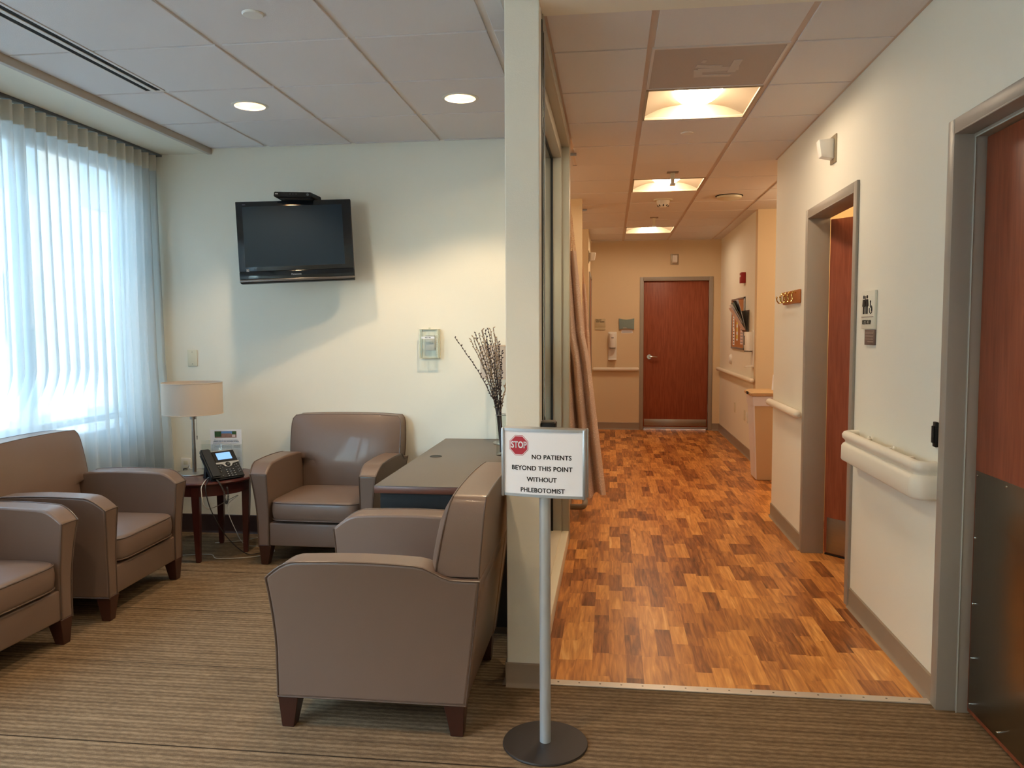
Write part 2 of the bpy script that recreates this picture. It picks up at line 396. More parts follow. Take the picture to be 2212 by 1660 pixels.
def sempty(name, loc=(0, 0, 0), label=None):
    o = bpy.data.objects.new(name, None); COL.objects.link(o); o.location = loc; o['kind'] = 'structure'
    if label: o['label'] = label
    return o

def text(name, body, size, loc, rot, m, parent=None, bold=0, sx=1, align='CENTER', ext=.0006, space=1.04):
    cu = bpy.data.curves.new(name, 'FONT'); cu.body = body; cu.size = size; cu.align_x = align; cu.align_y = 'CENTER'
    cu.extrude = ext; cu.space_character = space; cu.resolution_u = 4
    o = bpy.data.objects.new(name, cu); COL.objects.link(o)
    bpy.context.view_layer.update()
    me = bpy.data.meshes.new_from_object(o.evaluated_get(bpy.context.evaluated_depsgraph_get()))
    bpy.data.objects.remove(o); me.name = name
    if bold:
        b2 = nb()
        for dx in (-bold, 0, bold):
            for dy in (-bold * .5, bold * .5):
                k0 = len(b2.verts); b2.from_mesh(me); b2.verts.ensure_lookup_table()
                for v in b2.verts[k0:]: v.co.x += dx; v.co.y += dy
        b2.to_mesh(me); b2.free()
    me.materials.clear(); me.materials.append(m)
    q = bpy.data.objects.new(name, me); COL.objects.link(q)
    q.location = loc; q.rotation_euler = rot; q.scale = (sx, 1, 1)
    if parent is not None: q.parent = parent
    return q

FY = (PI / 2, 0, 0)            # reads on a face turned to -Y
FX = (PI / 2, 0, -PI / 2)      # reads on a face turned to -X

def copy_tree(o, parent=None):
    c = o.copy(); COL.objects.link(c)
    if parent is not None: c.parent = parent
    for ch in list(o.children): copy_tree(ch, c)
    return c

# ================================================================ STRUCTURE
# floors
bm = nb(); box(bm, -3.3, -1.7, -.06, 2.9, 3.045, 0); box(bm, -3.3, 3.045, -.06, -.34, 5.2, 0)
struct('floor', bm, M['carpet'], label='ribbed tan and brown carpet tiles')
bm = nb(); box(bm, -.34, 3.045, -.06, 2.9, 11.3, 0); box(bm, -2.7, 5.2, -.06, -.34, 11.3, 0)
struct('floor_hall', bm, M['parquet'], label='glossy strip wood floor of the corridor')
bm = nb(); box(bm, -.27, 3.028, 0, 1.21, 3.072, .006, .002)
for i in range(18):
    cyl(bm, (-.2 + i * .083, 3.05, .004), (-.2 + i * .083, 3.05, .0068), .004, n=10, mi=1)
struct('trim_1', bm, [mat('threshold_metal', srgb(216, 204, 190), .35, metal=.5), M['steel_dark']], label='metal threshold strip between carpet and wood floor')

# walls
bm = nb(); box(bm, -3.3, 5.15, 0, -.40, 5.25, 2.72); struct('wall_back', bm, M['wall'], label='cream wall behind the television')
bm = nb()
WY0, WY1, WZ0, WZ1 = -1.5, 4.98, .72, 2.52  # opening runs on unseen past the curtain to let in more daylight
box(bm, -3.34, -1.7, 0, -3.18, 5.25, WZ0); box(bm, -3.34, -1.7, WZ1, -3.18, 5.25, 2.72)
box(bm, -3.34, -1.7, WZ0, -3.18, WY0, WZ1); box(bm, -3.34, WY1, WZ0, -3.18, 5.25, WZ1)
struct('wall_left', bm, M['wall'], label='window wall behind the sheer curtain')
bm = nb(); box(bm, -3.34, -1.82, 0, 2.9, -1.7, 2.72); struct('wall_front', bm, M['wall'])
# right wall with two door openings
ND0, ND1, NDZ = 2.06, 2.99, 2.09      # near door opening
RD0, RD1, RDZ = 4.14, 5.06, 2.085     # restroom opening
bm = nb()
box(bm, 1.21, -1.7, 0, 1.33, ND0, 2.72); box(bm, 1.21, ND0, NDZ, 1.33, ND1, 2.72); box(bm, 1.21, ND1, 0, 1.33, RD0, 2.72)
box(bm, 1.21, RD0, RDZ, 1.33, RD1, 2.72); box(bm, 1.21, RD1, 0, 1.33, 6.06, 2.72)
struct('wall_right', bm, M['wall'], label='cream corridor wall with two doors')
bm = nb(); box(bm, 1.33, 5.94, 0, 2.9, 6.06, 2.72); box(bm, 2.78, -1.7, 0, 2.9, 5.94, 2.72); box(bm, 2.78, 6.06, 0, 2.9, 8.6, 2.72)
box(bm, 1.33, 3.3, 0, 2.78, 3.42, 2.72)
struct('wall_right_inner', bm, M['wall_tan'])
bm = nb(); box(bm, 1.51, 8.47, 0, 2.9, 8.59, 2.72); struct('wall_alcove', bm, M['wall_tan'], label='tan end wall of the side alcove')
bm = nb(); box(bm, 1.51, 8.59, 0, 1.63, 11.3, 2.72); struct('wall_right_far', bm, M['wall'], label='far right corridor wall')
bm = nb(); FD0, FD1, FDZ = .458, 1.358, 2.09
box(bm, -.27, 11.19, 0, FD0, 11.31, 2.72); box(bm, FD1, 11.19, 0, 1.51, 11.31, 2.72); box(bm, FD0, 11.19, FDZ, FD1, 11.31, 2.72)
struct('wall_far', bm, M['wall_tan'], label='tan end wall of the corridor')
bm = nb(); box(bm, FD0 - .2, 11.33, 0, FD1 + .2, 11.4, 2.72); struct('wall_far_outer', bm, M['wall_tan'])
bm = nb(); box(bm, -.39, 9.8, 0, -.27, 11.31, 2.72); box(bm, -2.7, 9.8, 0, -.39, 9.92, 2.72)
struct('wall_left_far', bm, M['wall_tan'])
bm = nb(); box(bm, -2.6, 7.55, 0, -.27, 7.67, 2.72); struct('wall_bay', bm, M['wall_tan'], label='stub wall between two draw bays')
bm = nb(); box(bm, -2.72, 5.25, 0, -2.6, 9.8, 2.72); struct('wall_bay_left', bm, M['wall'])
# column end of the partition
bm = nb(); box(bm, -.40, 3.01, 0, -.268, 3.10, 2.72, .004, 2)
struct('wall_column', bm, M['wall'], label='cream column at the end of the glazed partition')
bm = nb(); box(bm, -.268, 3.0, 2.632, 1.21, 3.16, 2.72); struct('trim_2', bm, M['wall'], label='painted header over the corridor entrance')

# soffit above the curtain
bm = nb(); box(bm, -3.18, -1.7, 2.617, -2.715, 5.15, 2.72); struct('trim_3', bm, M['soffit'], label='painted soffit above the curtain')
bm = nb(); box(bm, -2.722, -1.7, 2.609, -2.694, 5.15, 2.66, .002); struct('trim_5', bm, mat('soffit_edge', srgb(190, 180, 168), .5), label='taupe edge strip of the soffit')

# ceilings
DLS = [(-1.972, 4.21), (-.80, 4.228), (-1.97, 1.8), (-.8, 1.8), (.45, 1.5), (-1.97, -.3), (-.8, -.3), (.45, -.6)]
def ceiling(name, xs, ys, x0, x1, y0, y1, skip, w=.030, label=None, grid='grid'):
    bm = nb()
    X = [x0] + [x for x in xs if x0 < x < x1] + [x1]; Y = [y0] + [y for y in ys if y0 < y < y1] + [y1]
    for i in range(len(X) - 1):
        for j in range(len(Y) - 1):
            cx, cy = (X[i] + X[i + 1]) / 2, (Y[j] + Y[j + 1]) / 2
            if any(a < cx < b and c < cy < d for a, b, c, d in skip): continue
            hole = [(a, c) for a, c in DLS if X[i] < a < X[i + 1] and Y[j] < c < Y[j + 1]]
            if hole:
                hx_, hy_ = hole[0]; inner, outer = [], []
                cor = [math.atan2(yy_ - hy_, xx_ - hx_) % (2 * PI) for xx_ in (X[i] + w / 2, X[i + 1] - w / 2) for yy_ in (Y[j] + .009, Y[j + 1] - .009)]
                angs = sorted([2 * PI * (k + .5) / 48 for k in range(48)] + cor); n = len(angs)
                for k in range(n):
                    an = angs[k]; dx, dy = math.cos(an), math.sin(an)
                    ts = []
                    if dx > 1e-9: ts.append((X[i + 1] - w / 2 - hx_) / dx)
                    if dx < -1e-9: ts.append((X[i] + w / 2 - hx_) / dx)
                    if dy > 1e-9: ts.append((Y[j + 1] - .009 - hy_) / dy)
                    if dy < -1e-9: ts.append((Y[j] + .009 - hy_) / dy)
                    q_ = min(ts)
                    inner.append(bm.verts.new((hx_ + dx * .083, hy_ + dy * .083, CEIL))); outer.append(bm.verts.new((hx_ + dx * q_, hy_ + dy * q_, CEIL)))
                up_ = [bm.verts.new(v.co + Vector((0, 0, .016))) for v in outer]; ui_ = [bm.verts.new(v.co + Vector((0, 0, .004))) for v in inner]
                for k in range(n):
                    m1 = (k + 1) % n
                    bm.faces.new((inner[k], inner[m1], outer[m1], outer[k])); bm.faces.new((outer[k], outer[m1], up_[m1], up_[k])); bm.faces.new((inner[m1], inner[k], ui_[k], ui_[m1]))
                continue
            box(bm, X[i] + w / 2, Y[j] + .009, CEIL, X[i + 1] - w / 2, Y[j + 1] - .009, 2.662, .0015, 1)
    for x in X[1:-1]: box(bm, x - w / 2, y0, 2.6525, x + w / 2, y1, 2.66, mi=1)
    box(bm, x0, y0, 2.649, x0 + w, y1, 2.656, mi=1); box(bm, x1 - w, y0, 2.649, x1, y1, 2.656, mi=1)
    for y in Y[1:-1]:
        for i in range(len(X) - 1): box(bm, X[i] + w / 2, y - .012, 2.653, X[i + 1] - w / 2, y + .012, 2.66, mi=1)
    return struct(name, bm, [M['tile'], M[grid]], label=label)
LX = [-2.290 + .597 * i for i in range(-1, 12)]; LY = [3.315 + .60 * i for i in range(-9, 4)]
ceiling('ceiling', LX, LY, -2.70, -.40, 2.0, 5.15, [], label='suspended ceiling of the waiting area')
ceiling('ceiling_front', LX, LY, -2.70, 1.21, -1.7, 2.0, [])
ceiling('ceiling_entry', LX, LY, -.40, 1.21, 2.0, 3.0, [])
HX = [.172 + .608 * i for i in range(-5, 6)]; HX = [x for x in HX if x < .9] + [1.385, 1.99]
HY = [4.225 + .612 * i for i in range(-2, 13)]
TR = [(.172, .780, 4.225, 4.837), (.172, .780, 6.673, 7.285), (.172, .780, 9.733, 10.345)]
GR = (.172, .780, 3.613, 4.225)
ceiling('ceiling_hall', HX, HY, -.27, 1.21, 3.16, 6.06, TR + [GR], grid='grid_hall', label='suspended ceiling of the corridor')
ceiling('ceiling_hall_far', HX, HY, -2.6, 2.78, 6.06, 11.19, TR, grid='grid_hall')
ceiling('ceiling_bay', HX, HY, -2.6, -.27, 5.25, 6.06, [])
ceiling('ceiling_restroom', HX, HY, 1.33, 2.78, 3.42, 5.94, [])
bm = nb(); box(bm, -3.34, -1.82, 2.80, 2.9, 11.4, 2.86); struct('ceiling_slab', bm, M['soffit'])

# baseboards
def cove(bm, p0, p1, nrm, h=.1, t=.008):
    # small cove base along p0-p1, nrm points into the room
    p0 = Vector((*p0, 0)); p1 = Vector((*p1, 0)); n = Vector((*nrm, 0))
    prof = [(0, 0), (t + .012, 0), (t + .004, .006), (t, .018), (t, h - .004), (t - .004, h), (0, h)]
    A = [bm.verts.new(p0 + n * a + Vector((0, 0, b))) for a, b in prof]; B = [bm.verts.new(p1 + n * a + Vector((0, 0, b))) for a, b in prof]
    k = len(prof)
    for i in range(k): bm.faces.new((A[i], A[(i + 1) % k], B[(i + 1) % k], B[i]))
    bm.faces.new(A); bm.faces.new(B[::-1])
bm = nb(); cove(bm, (-3.18, 5.15), (-.40, 5.15), (0, -1), .128); struct('baseboard_back', bm, M['dark_base'], smooth=True, label='dark cove base under the television wall')
bm = nb(); cove(bm, (-3.18, -1.7), (-3.18, 5.15), (1, 0), .128); struct('baseboard_left', bm, M['dark_base'], smooth=True)
bm = nb(); cove(bm, (-.404, 3.01), (-.264, 3.01), (0, -1), .094); cove(bm, (-.40, 3.01), (-.40, 3.10), (-1, 0), .094)
struct('baseboard_column', bm, M['taupe_base'], smooth=True, label='taupe cove base around the column')
bm = nb(); cove(bm, (1.21, 3.05), (1.21, 4.085), (-1, 0)); cove(bm, (1.21, 5.115), (1.21, 6.06), (-1, 0)); cove(bm, (1.21, -1.7), (1.21, 2.0), (-1, 0))
struct('baseboard_right', bm, M['taupe_base'], smooth=True, label='taupe cove base on the right corridor wall')
bm = nb(); cove(bm, (1.51, 8.47), (1.51, 11.19), (-1, 0)); cove(bm, (1.51, 8.47), (2.78, 8.47), (0, -1)); struct('baseboard_right_far', bm, M['taupe_base'], smooth=True)
bm = nb(); cove(bm, (-.27, 11.19), (.41, 11.19), (0, -1)); cove(bm, (1.406, 11.19), (1.51, 11.19), (0, -1)); struct('baseboard_far', bm, M['taupe_base'], smooth=True)

# exterior window (window_1)
w1 = sempty('window_1', (-3.26, WY0, WZ0), 'long window behind the sheer curtain, lengthened out of view for daylight')
bm = nb()
W_ = WY1 - WY0; H_ = WZ1 - WZ0
for y in (0, 1.55, 3.05, 4.3, 5.52, W_ - .06): box(bm, -.03, y, 0, .04, y + .06, H_, .004)
for z in (0, .62 * 0 + H_ - .06): box(bm, -.028, 0, z, .038, W_, z + .06, .004)
box(bm, -.026, 0, .12, .036, W_, .16, .003)
obj('window_frame', bm, mat('outer_frame', srgb(150, 160, 168), .4), w1)
bm = nb(); box(bm, .0, .03, .03, .006, W_ - .03, H_ - .03); obj('pane', bm, M['glass'], w1, smooth=False)
bm = nb(); box(bm, .045, -.0, -.03, .082, W_, .012, .004); obj('window_sill', bm, M['sill'], w1)

# interior glazed partition (window_2)
w2 = sempty('window_2', (-.27, 3.1, 0), 'floor to ceiling glazed partition between waiting area and corridor')
bm = nb()
def wbox(x0, y0, z0, x1, y1, z1, b=.003, mi=0): box(bm, x0 + .27, y0 - 3.1, z0, x1 + .27, y1 - 3.1, z1, b, mi=mi)
wbox(-.40, 3.10, 0, -.312, 3.15, 2.64); wbox(-.312, 3.10, 0, -.268, 3.135, 2.64)         # near jamb
wbox(-.42, 5.075, 0, -.312, 5.15, 2.64); wbox(-.312, 5.10, 0, -.264, 5.25, 2.64)         # far jamb
wbox(-.40, 3.15, 2.50, -.312, 5.08, 2.57); wbox(-.35, 3.135, 2.57, -.264, 5.1, 2.64)    # head
obj('window_frame', bm, M['alu_frame'], w2)
bm = nb(); wbox(-.40, 3.12, 0, -.312, 5.11, .096); wbox(-.312, 3.12, 0, -.266, 5.15, .088); obj('window_sill', bm, M['sill'], w2)
bm = nb(); wbox(-.379, 3.15, .09, -.373, 5.085, 2.54, 0); obj('pane', bm, M['glass'], w2, smooth=False)
bm = nb(); wbox(-.386, 5.062, .096, -.366, 5.076, 2.53, 0); wbox(-.386, 3.15, .096, -.366, 3.16, 2.53, 0); wbox(-.386, 3.15, 2.49, -.366, 5.07, 2.502, 0); wbox(-.3115, 3.1335, .09, -.2675, 3.137, 2.57, 0)
wbox(-.2685, 3.104, .09, -.2645, 3.132, 2.60, 0)
obj('gasket', bm, M['gasket'], w2, smooth=False)
bm = nb(); cyl(bm, (-.261 + .27, .05, .1), (-.261 + .27, .05, 2.57), .0035, n=8); obj('chrome_edge', bm, M['chrome'], w2)

# ---- doors
def door_frame(bm, ax, a0, a1, top, p, side, depth, fw_=.05, stop=None):
    """ax 'y': opening along y in a wall whose face is x=p; side -1: room lies to -x. ax 'x' likewise with y."""
    def B(u0, u1, z0, z1, d0, d1, b=.003):
        lo, hi = sorted((p + side * d0, p + side * d1))
        if ax == 'y': box(bm, lo, u0, z0, hi, u1, z1, b)
        else: box(bm, u0, lo, z0, u1, hi, z1, b)
    # casing proud of the wall + jamb lining through the wall
    B(a0 - fw_, a0, 0, top + fw_, .014, -.001); B(a1, a1 + fw_, 0, top + fw_, .014, -.001); B(a0, a1, top, top + fw_, .014, -.001)
    B(a0 - .004, a0 + .004, 0, top, .014, -depth); B(a1 - .004, a1 + .004, 0, top, .014, -depth); B(a0, a1, top - .004, top + .004, .014, -depth)
    if stop:
        s0, s1 = stop
        B(a0, a0 + .018, 0, top, -s0, -s1); B(a1 - .018, a1, 0, top, -s0, -s1); B(a0, a1, top - .018, top, -s0, -s1)

# near right door (door_3): closed, recessed leaf
d = sempty('door_3', (1.21, ND0, 0), 'near right cherry wood door with tall metal kick plate')
bm = nb(); door_frame(bm, 'y', 0, ND1 - ND0, NDZ, 0, -1, .10, stop=None)
obj('door_frame', bm, M['frame_paint'], d)
bm = nb(); L_ = ND1 - ND0
box(bm, .052, L_ - .016, 0, .105, L_ - .001, NDZ - .002, .003); box(bm, .052, 0, 0, .105, .016, NDZ, .003); box(bm, .052, .016, NDZ - .016, .105, L_ - .016, NDZ, .003)
obj('door_stop', bm, M['frame_paint'], d)
bm = nb(); box(bm, .0505, L_ - .019, 0, .053, L_ - .0145, NDZ - .014, .0005); box(bm, .0505, .0145, NDZ - .019, .053, L_ - .0145, NDZ - .0145, .0005)
obj('light_edge', bm, mat('stop_edge', srgb(196, 200, 190), .4), d)
bm = nb(); box(bm, .088, .018, .012, .13, L_ - .02, NDZ - .02, .002); leaf = obj('door_leaf', bm, M['door_wood'], d)
bm = nb(); box(bm, .0855, .035, .03, .0885, L_ - .032, .90, .0006)
obj('kick_plate', bm, M['steel_dark'], leaf)
bm = nb()
for y in (.05, .28, .48, .68, L_ - .045):
    for z in (.05, .885): ball(bm, (.0852, y, z), .0042, 8)
for z in (.22, .42, .66): ball(bm, (.0852, L_ - .045, z), .0042, 8)
obj('screws', bm, M['chrome'], leaf)
# restroom door (door_2)
d = sempty('door_2', (1.21, RD0, 0), 'restroom door standing ajar into the room')
bm = nb(); door_frame(bm, 'y', 0, RD1 - RD0, RDZ, 0, -1, .12)
obj('door_frame', bm, M['frame_paint'], d)
bm = nb(); box(bm, .118, -.012, .97, .124, .006, 1.07, .001); obj('strike_plate', bm, M['steel_dark'], d)
leaf = bpy.data.objects.new('door_leaf', None)
bm = nb(); box(bm, 0, -.905, .012, .044, 0, RDZ - .012, .002)
leaf = obj('door_leaf', bm, M['door_wood'], d); leaf.location = (.1215, RD1 - RD0 - .003, 0); leaf.rotation_euler = (0, 0, R(41))
bm = nb(); box(bm, -.002, -.885, .016, .0, -.02, .235, .0005)
for y in (-.06, -.3, -.55):
    for z in (.045, .22): ball(bm, (-.002, y, z), .003, 8)
obj('kick_plate', bm, M['steel'], leaf)
bm = nb(); box(bm, -.004, -.9, 0, .048, -.01, .011); obj('sweep', bm, M['gasket'], leaf)
bm = nb(); box(bm, -.003, -.908, .94, .02, -.902, 1.10, .0005); obj('latch_plate', bm, M['steel'], leaf)
# far door (door_1)
d = sempty('door_1', (FD0, 11.19, 0), 'closed cherry wood door at the end of the corridor')
bm = nb(); door_frame(bm, 'x', 0, FD1 - FD0, FDZ, 0, -1, .12, stop=(.07, .1)); obj('door_frame', bm, M['frame_paint'], d)
bm = nb(); box(bm, .006, .025, .012, FD1 - FD0 - .006, .069, FDZ - .006, .002); leaf = obj('door_leaf', bm, M['door_wood'], d)
bm = nb(); box(bm, .02, .0225, .055, FD1 - FD0 - .02, .0255, .15, .0005); obj('kick_plate', bm, M['steel'], leaf)
bm = nb(); box(bm, .012, .012, .012, FD1 - FD0 - .012, .026, .04, .002); obj('door_sweep', bm, M['alu'], leaf)
hd = nb(); cyl(hd, (.085, .026, 1.03), (.085, .014, 1.03), .034, .032, 28); cyl(hd, (.085, .014, 1.03), (.085, -.02, 1.03), .014, n=16)
tube(hd, [(.085, -.02, 1.03), (.11, -.026, 1.031), (.15, -.026, 1.03), (.195, -.022, 1.026)], [.012, .011, .009, .007], 12)
obj('door_handle', hd, M['chrome'], leaf)
bm = nb()
for z in (.25, 1.2, 1.85): box(bm, FD1 - FD0 - .008, .002, z, FD1 - FD0 + .004, .026, z + .11, .001)
obj('hinges', bm, M['steel'], leaf)
# doorway edge glimpsed on the left far wall (door_4)
d = sempty('door_4', (-.27, 10.05, 0), 'dark framed doorway on the left far wall')
bm = nb(); box(bm, -.001, -.05, 0, .014, 0, 2.14, .002); box(bm, -.001, .9, 0, .014, .95, 2.14, .002); box(bm, -.001, 0, 2.09, .014, .9, 2.14, .002)
obj('door_frame', bm, M['frame_paint'], d)
bm = nb(); box(bm, 0, 0, .01, .006, .9, 2.09); obj('door_leaf', bm, M['door_wood'], d)

# ================================================================ CEILING FIXTURES
def troffer(x0, x1, y0, y1, label):
    t = thing('ceiling_light', label, 'ceiling light', ((x0 + x1) / 2, (y0 + y1) / 2, 2.65), group='square ceiling lights of the corridor')
    hx, hy = (x1 - x0) / 2 - .012, (y1 - y0) / 2 - .012
    bm = nb()
    # arched reflector wings either side of the lamp basket, closed at the ends
    n = 14
    prof = []
    for i in range(n + 1):
        u = -1 + 2 * i / n
        a = abs(u)
        z = .012 + .06 * math.sin(PI * min(1, (1 - a) / .62) * .5) if a > .38 else .072 + .02 * (1 - a / .38)
        prof.append((u * hx, z))
    A = [bm.verts.new((p[0], -hy, p[1])) for p in prof]; Bv = [bm.verts.new((p[0], hy, p[1])) for p in prof]
    for i in range(n): bm.faces.new((A[i], A[i + 1], Bv[i + 1], Bv[i]))
    for s, V in ((-hy, A), (hy, Bv)):
        a0 = bm.verts.new((-hx, s, 0)); a1 = bm.verts.new((hx, s, 0)); bm.faces.new([a0] + V + [a1])
    for s, i in ((-hx, 0), (hx, -1)):
        bm.faces.new((A[i], Bv[i], bm.verts.new((s, hy, 0)), bm.verts.new((s, -hy, 0))))
    obj('reflector', bm, M['reflector'], t)
    bm = nb(); box(bm, -hx - .003, -hy - .003, -.006, hx + .003, -hy + .01, .004); box(bm, -hx - .003, hy - .01, -.006, hx + .003, hy + .003, .004)
    box(bm, -hx - .003, -hy, -.006, -hx + .01, hy, .004); box(bm, hx - .01, -hy, -.006, hx + .003, hy, .004)
    obj('frame', bm, M['reflector'], t, smooth=False)
    bm = nb(); pr = []
    for i in range(9):
        a = PI / 2 * i / 8; pr.append((math.sin(a), -.075 * math.cos(a)))
    pr = [(r, z + .09) for r, z in pr] + [(1.0, .096)]
    lathe(bm, pr, (0, 0, 0), 40, sx=.135, sy=.262)
    obj('diffuser', bm, M['troffer_glow'], t)
    return t
troffer(*TR[0], 'square ceiling light nearest the corridor entrance, behind the perforated grille')
troffer(*TR[1], 'square ceiling light in the middle of the corridor')
troffer(*TR[2], 'square ceiling light farthest away near the end door')

t = thing('return_grille', 'grey perforated air grille set in the ceiling before the first corridor light', 'ceiling grille', ((GR[0] + GR[1]) / 2, (GR[2] + GR[3]) / 2, 2.65))
hx = (GR[1] - GR[0]) / 2 - .012; hy = (GR[3] - GR[2]) / 2 - .01
bm = nb(); box(bm, -hx, -hy, -.004, hx, hy, 0); obj('perforated_plate', bm, M['perf'], t, smooth=False)
bm = nb(); box(bm, -hx - .004, -hy - .004, -.007, hx + .004, -hy + .008, .002); box(bm, -hx - .004, hy - .008, -.007, hx + .004, hy + .004, .002)
box(bm, -hx - .004, -hy, -.007, -hx + .008, hy, .002); box(bm, hx - .008, -hy, -.007, hx + .004, hy, .002); obj('frame', bm, M['grid'], t, smooth=False)
# dust-marked tapes behind the plate
bm = nb()
for a in ((-.05, -.10, .0, .02, 12), (.03, .02, .17, .035, -4), (.10, -.02, .02, .15, 3), (-.06, .07, .02, .09, -5), (.02, .11, .14, .014, 4), (-.02, -.03, .10, .016, 10)):
    cx, cy, w, h, r_ = a
    m_ = Matrix.Translation((cx, cy, -.0045)) @ Matrix.Rotation(R(r_), 4, 'Z')
    vs = box(bm, -(w + .02) / 2, -(h + .02) / 2, -.0012 - .0003 * len(bm.verts) / 8, (w + .02) / 2, (h + .02) / 2, .0)
    for v in vs: v.co = m_ @ v.co
obj('dust_marks', bm, mat('dusty_streaks', srgb(206, 194, 184), .9), t, smooth=False)

def downlight(x, y, label, e=38):
    t = thing('recessed_downlight', label, 'downlight', (x, y, CEIL), group='round downlights of the waiting area')
    bm = nb(); lathe(bm, [(.080, .004), (.097, .004), (.099, -.001), (.094, -.004), (.082, -.004), (.080, .004)], n=40); obj('trim_ring', bm, M['trim_white'], t)
    bm = nb(); lathe(bm, [(.081, .0), (.078, .03), (.065, .09), (.045, .13), (0, .135)], n=40); obj('reflector_cone', bm, mat('gold_cone', srgb(236, 206, 160), .25, metal=.6), t)
    bm = nb(); lathe(bm, [(0, .03), (.02, .033), (.034, .045), (.038, .07), (.024, .11), (0, .115)], (.028, .01, 0), n=20); obj('bulb', bm, M['bulb'], t)
    ld = bpy.data.lights.new('lamp', 'SPOT'); ld.energy = e; ld.color = (1, .74, .46); ld.spot_size = R(116); ld.spot_blend = .35; ld.shadow_soft_size = .045
    lo = bpy.data.objects.new('lamp', ld); COL.objects.link(lo); lo.parent = t; lo.location = (0, 0, .022)
    return t
DL = 7
downlight(-1.972, 4.21, 'lit round ceiling downlight above and in front of the television', DL)
downlight(-.80, 4.228, 'lit round ceiling downlight nearest the column', DL * 1.5)
for x, y in ((-1.97, 1.8), (-.8, 1.8), (.45, 1.5), (-1.97, -.3), (-.8, -.3), (.45, -.6)):  # downlights added out of view for ambient light and chair highlights
    downlight(x, y, 'unseen round ceiling downlight added to light the front room', DL)

t = thing('slot_diffuser', 'long white slot air diffuser with two dark slots near the curtain', 'air diffuser', (-2.33, 3.89, CEIL))
bm = nb(); box(bm, -.056, -5.3, -.002, -.045, 0, .004); box(bm, -.02 - .011, -5.3, -.0035, .031, -.0, .004, 0) if 0 else None
box(bm, -.013, -5.3, -.004, .009, 0, .004); box(bm, .038, -5.3, -.003, .052, 0, .004); box(bm, -.056, -.012, -.002, .052, 0, .004); obj('blades', bm, M['grid'], t, smooth=False)
bm = nb(); box(bm, -.05, -5.3, -.0005, .045, -.005, .0035); obj('slots', bm, M['recess_dark'], t, smooth=False)

def disc(x, y, r, label, name='sprinkler_cover', mt='white'):
    bm = nb(); lathe(bm, [(0, -.008), (r * .9, -.007), (r, -.003), (r, .001), (0, .001)], n=32)
    o = obj(name, bm, M[mt], None); o.location = (x, y, CEIL); return tag(o, label, 'sprinkler cover')
disc(-1.39, 3.015, .042, 'round flat sprinkler cover on the waiting area ceiling')
disc(.475, 5.155, .040, 'round flat sprinkler cover behind the first corridor light')

def signal_light(name, loc, rot, label):
    t = thing(name, label, 'signal light', loc, rot, group='white corridor signal lights')
    bm = nb(); box(bm, -.055, -.008, -.075, .055, 0, .075, .003); obj('backplate', bm, mat('taupe_plate', srgb(170, 156, 132), .4, metal=.4), t)
    bm = nb(); prism(bm, [(-.008, .055), (-.008, -.055), (-.075, -.042), (-.09, .05)], 'x', -.032, .032, bev=.006); obj('lens', bm, M['white'], t)
    return t
signal_light('signal_light', (1.21, 4.56, 2.385), (0, 0, -PI / 2), 'white signal light high on the right wall before the restroom door')
signal_light('signal_light', (-.27, 9.86, 2.31), (0, 0, PI / 2), 'small white signal light high on the left far wall')
t = signal_light('signal_light', (.88, 11.19, 2.38), (0, 0, 0), 'rectangular signal light on the wall above the end door')

def ceiling_bracket(x, y, label):
    t = thing('ceiling_signal', label, 'ceiling signal light', (x, y, CEIL), group='signal lights hanging from the corridor ceiling')
    bm = nb(); box(bm, -.045, -.03, -.008, .045, .03, 0, .002); obj('mounting_plate', bm, mat('ceil_plate', srgb(150, 134, 118), .4), t)
    bm = nb(); prism(bm, [(-.018, -.008), (.018, -.008), (.012, -.09), (-.012, -.09)], 'y', -.015, .015, bev=.003); obj('stem', bm, M['ivory'], t)
    bm = nb(); box(bm, -.02, -.02, -.105, .02, .02, -.088, .003); obj('lens', bm, M['white'], t)
    return t
ceiling_bracket(.482, 6.40, 'small white signal hanging before the middle corridor light')
ceiling_bracket(.475, 8.92, 'small white signal hanging before the farthest corridor light')

t = thing('smoke_detector', 'white smoke detector on the corridor ceiling behind the middle light', 'smoke detector', (.494, 7.72, CEIL))
bm = nb(); lathe(bm, [(0, -.012), (.085, -.012), (.09, -.002), (.09, .001)], n=36); obj('base', bm, M['ivory'], t)
bm = nb(); lathe(bm, [(0, -.075), (.03, -.075), (.048, -.06), (.052, -.045), (.06, -.03), (.062, -.012)], n=32); obj('housing', bm, M['white'], t)
bm = nb()
for i in range(8):
    a = 2 * PI * i / 8; c, s = math.cos(a), math.sin(a)
    cyl(bm, (.043 * c, .043 * s, -.068), (.051 * c, .051 * s, -.052), .006, n=8)
obj('vents', bm, M['gasket'], t)
t = thing('access_panel', 'oval ceiling device with a dark gap near the right corridor wall', 'ceiling device', (1.09, 7.60, CEIL))
bm = nb(); lathe(bm, [(0, -.035), (.08, -.034), (.11, -.022), (.115, -.006), (.10, .0)], n=32); obj('cover', bm, M['ivory'], t)
bm = nb(); lathe(bm, [(0, -.003), (.125, -.003), (.125, .0)], n=32); obj('opening', bm, M['recess_dark'], t)

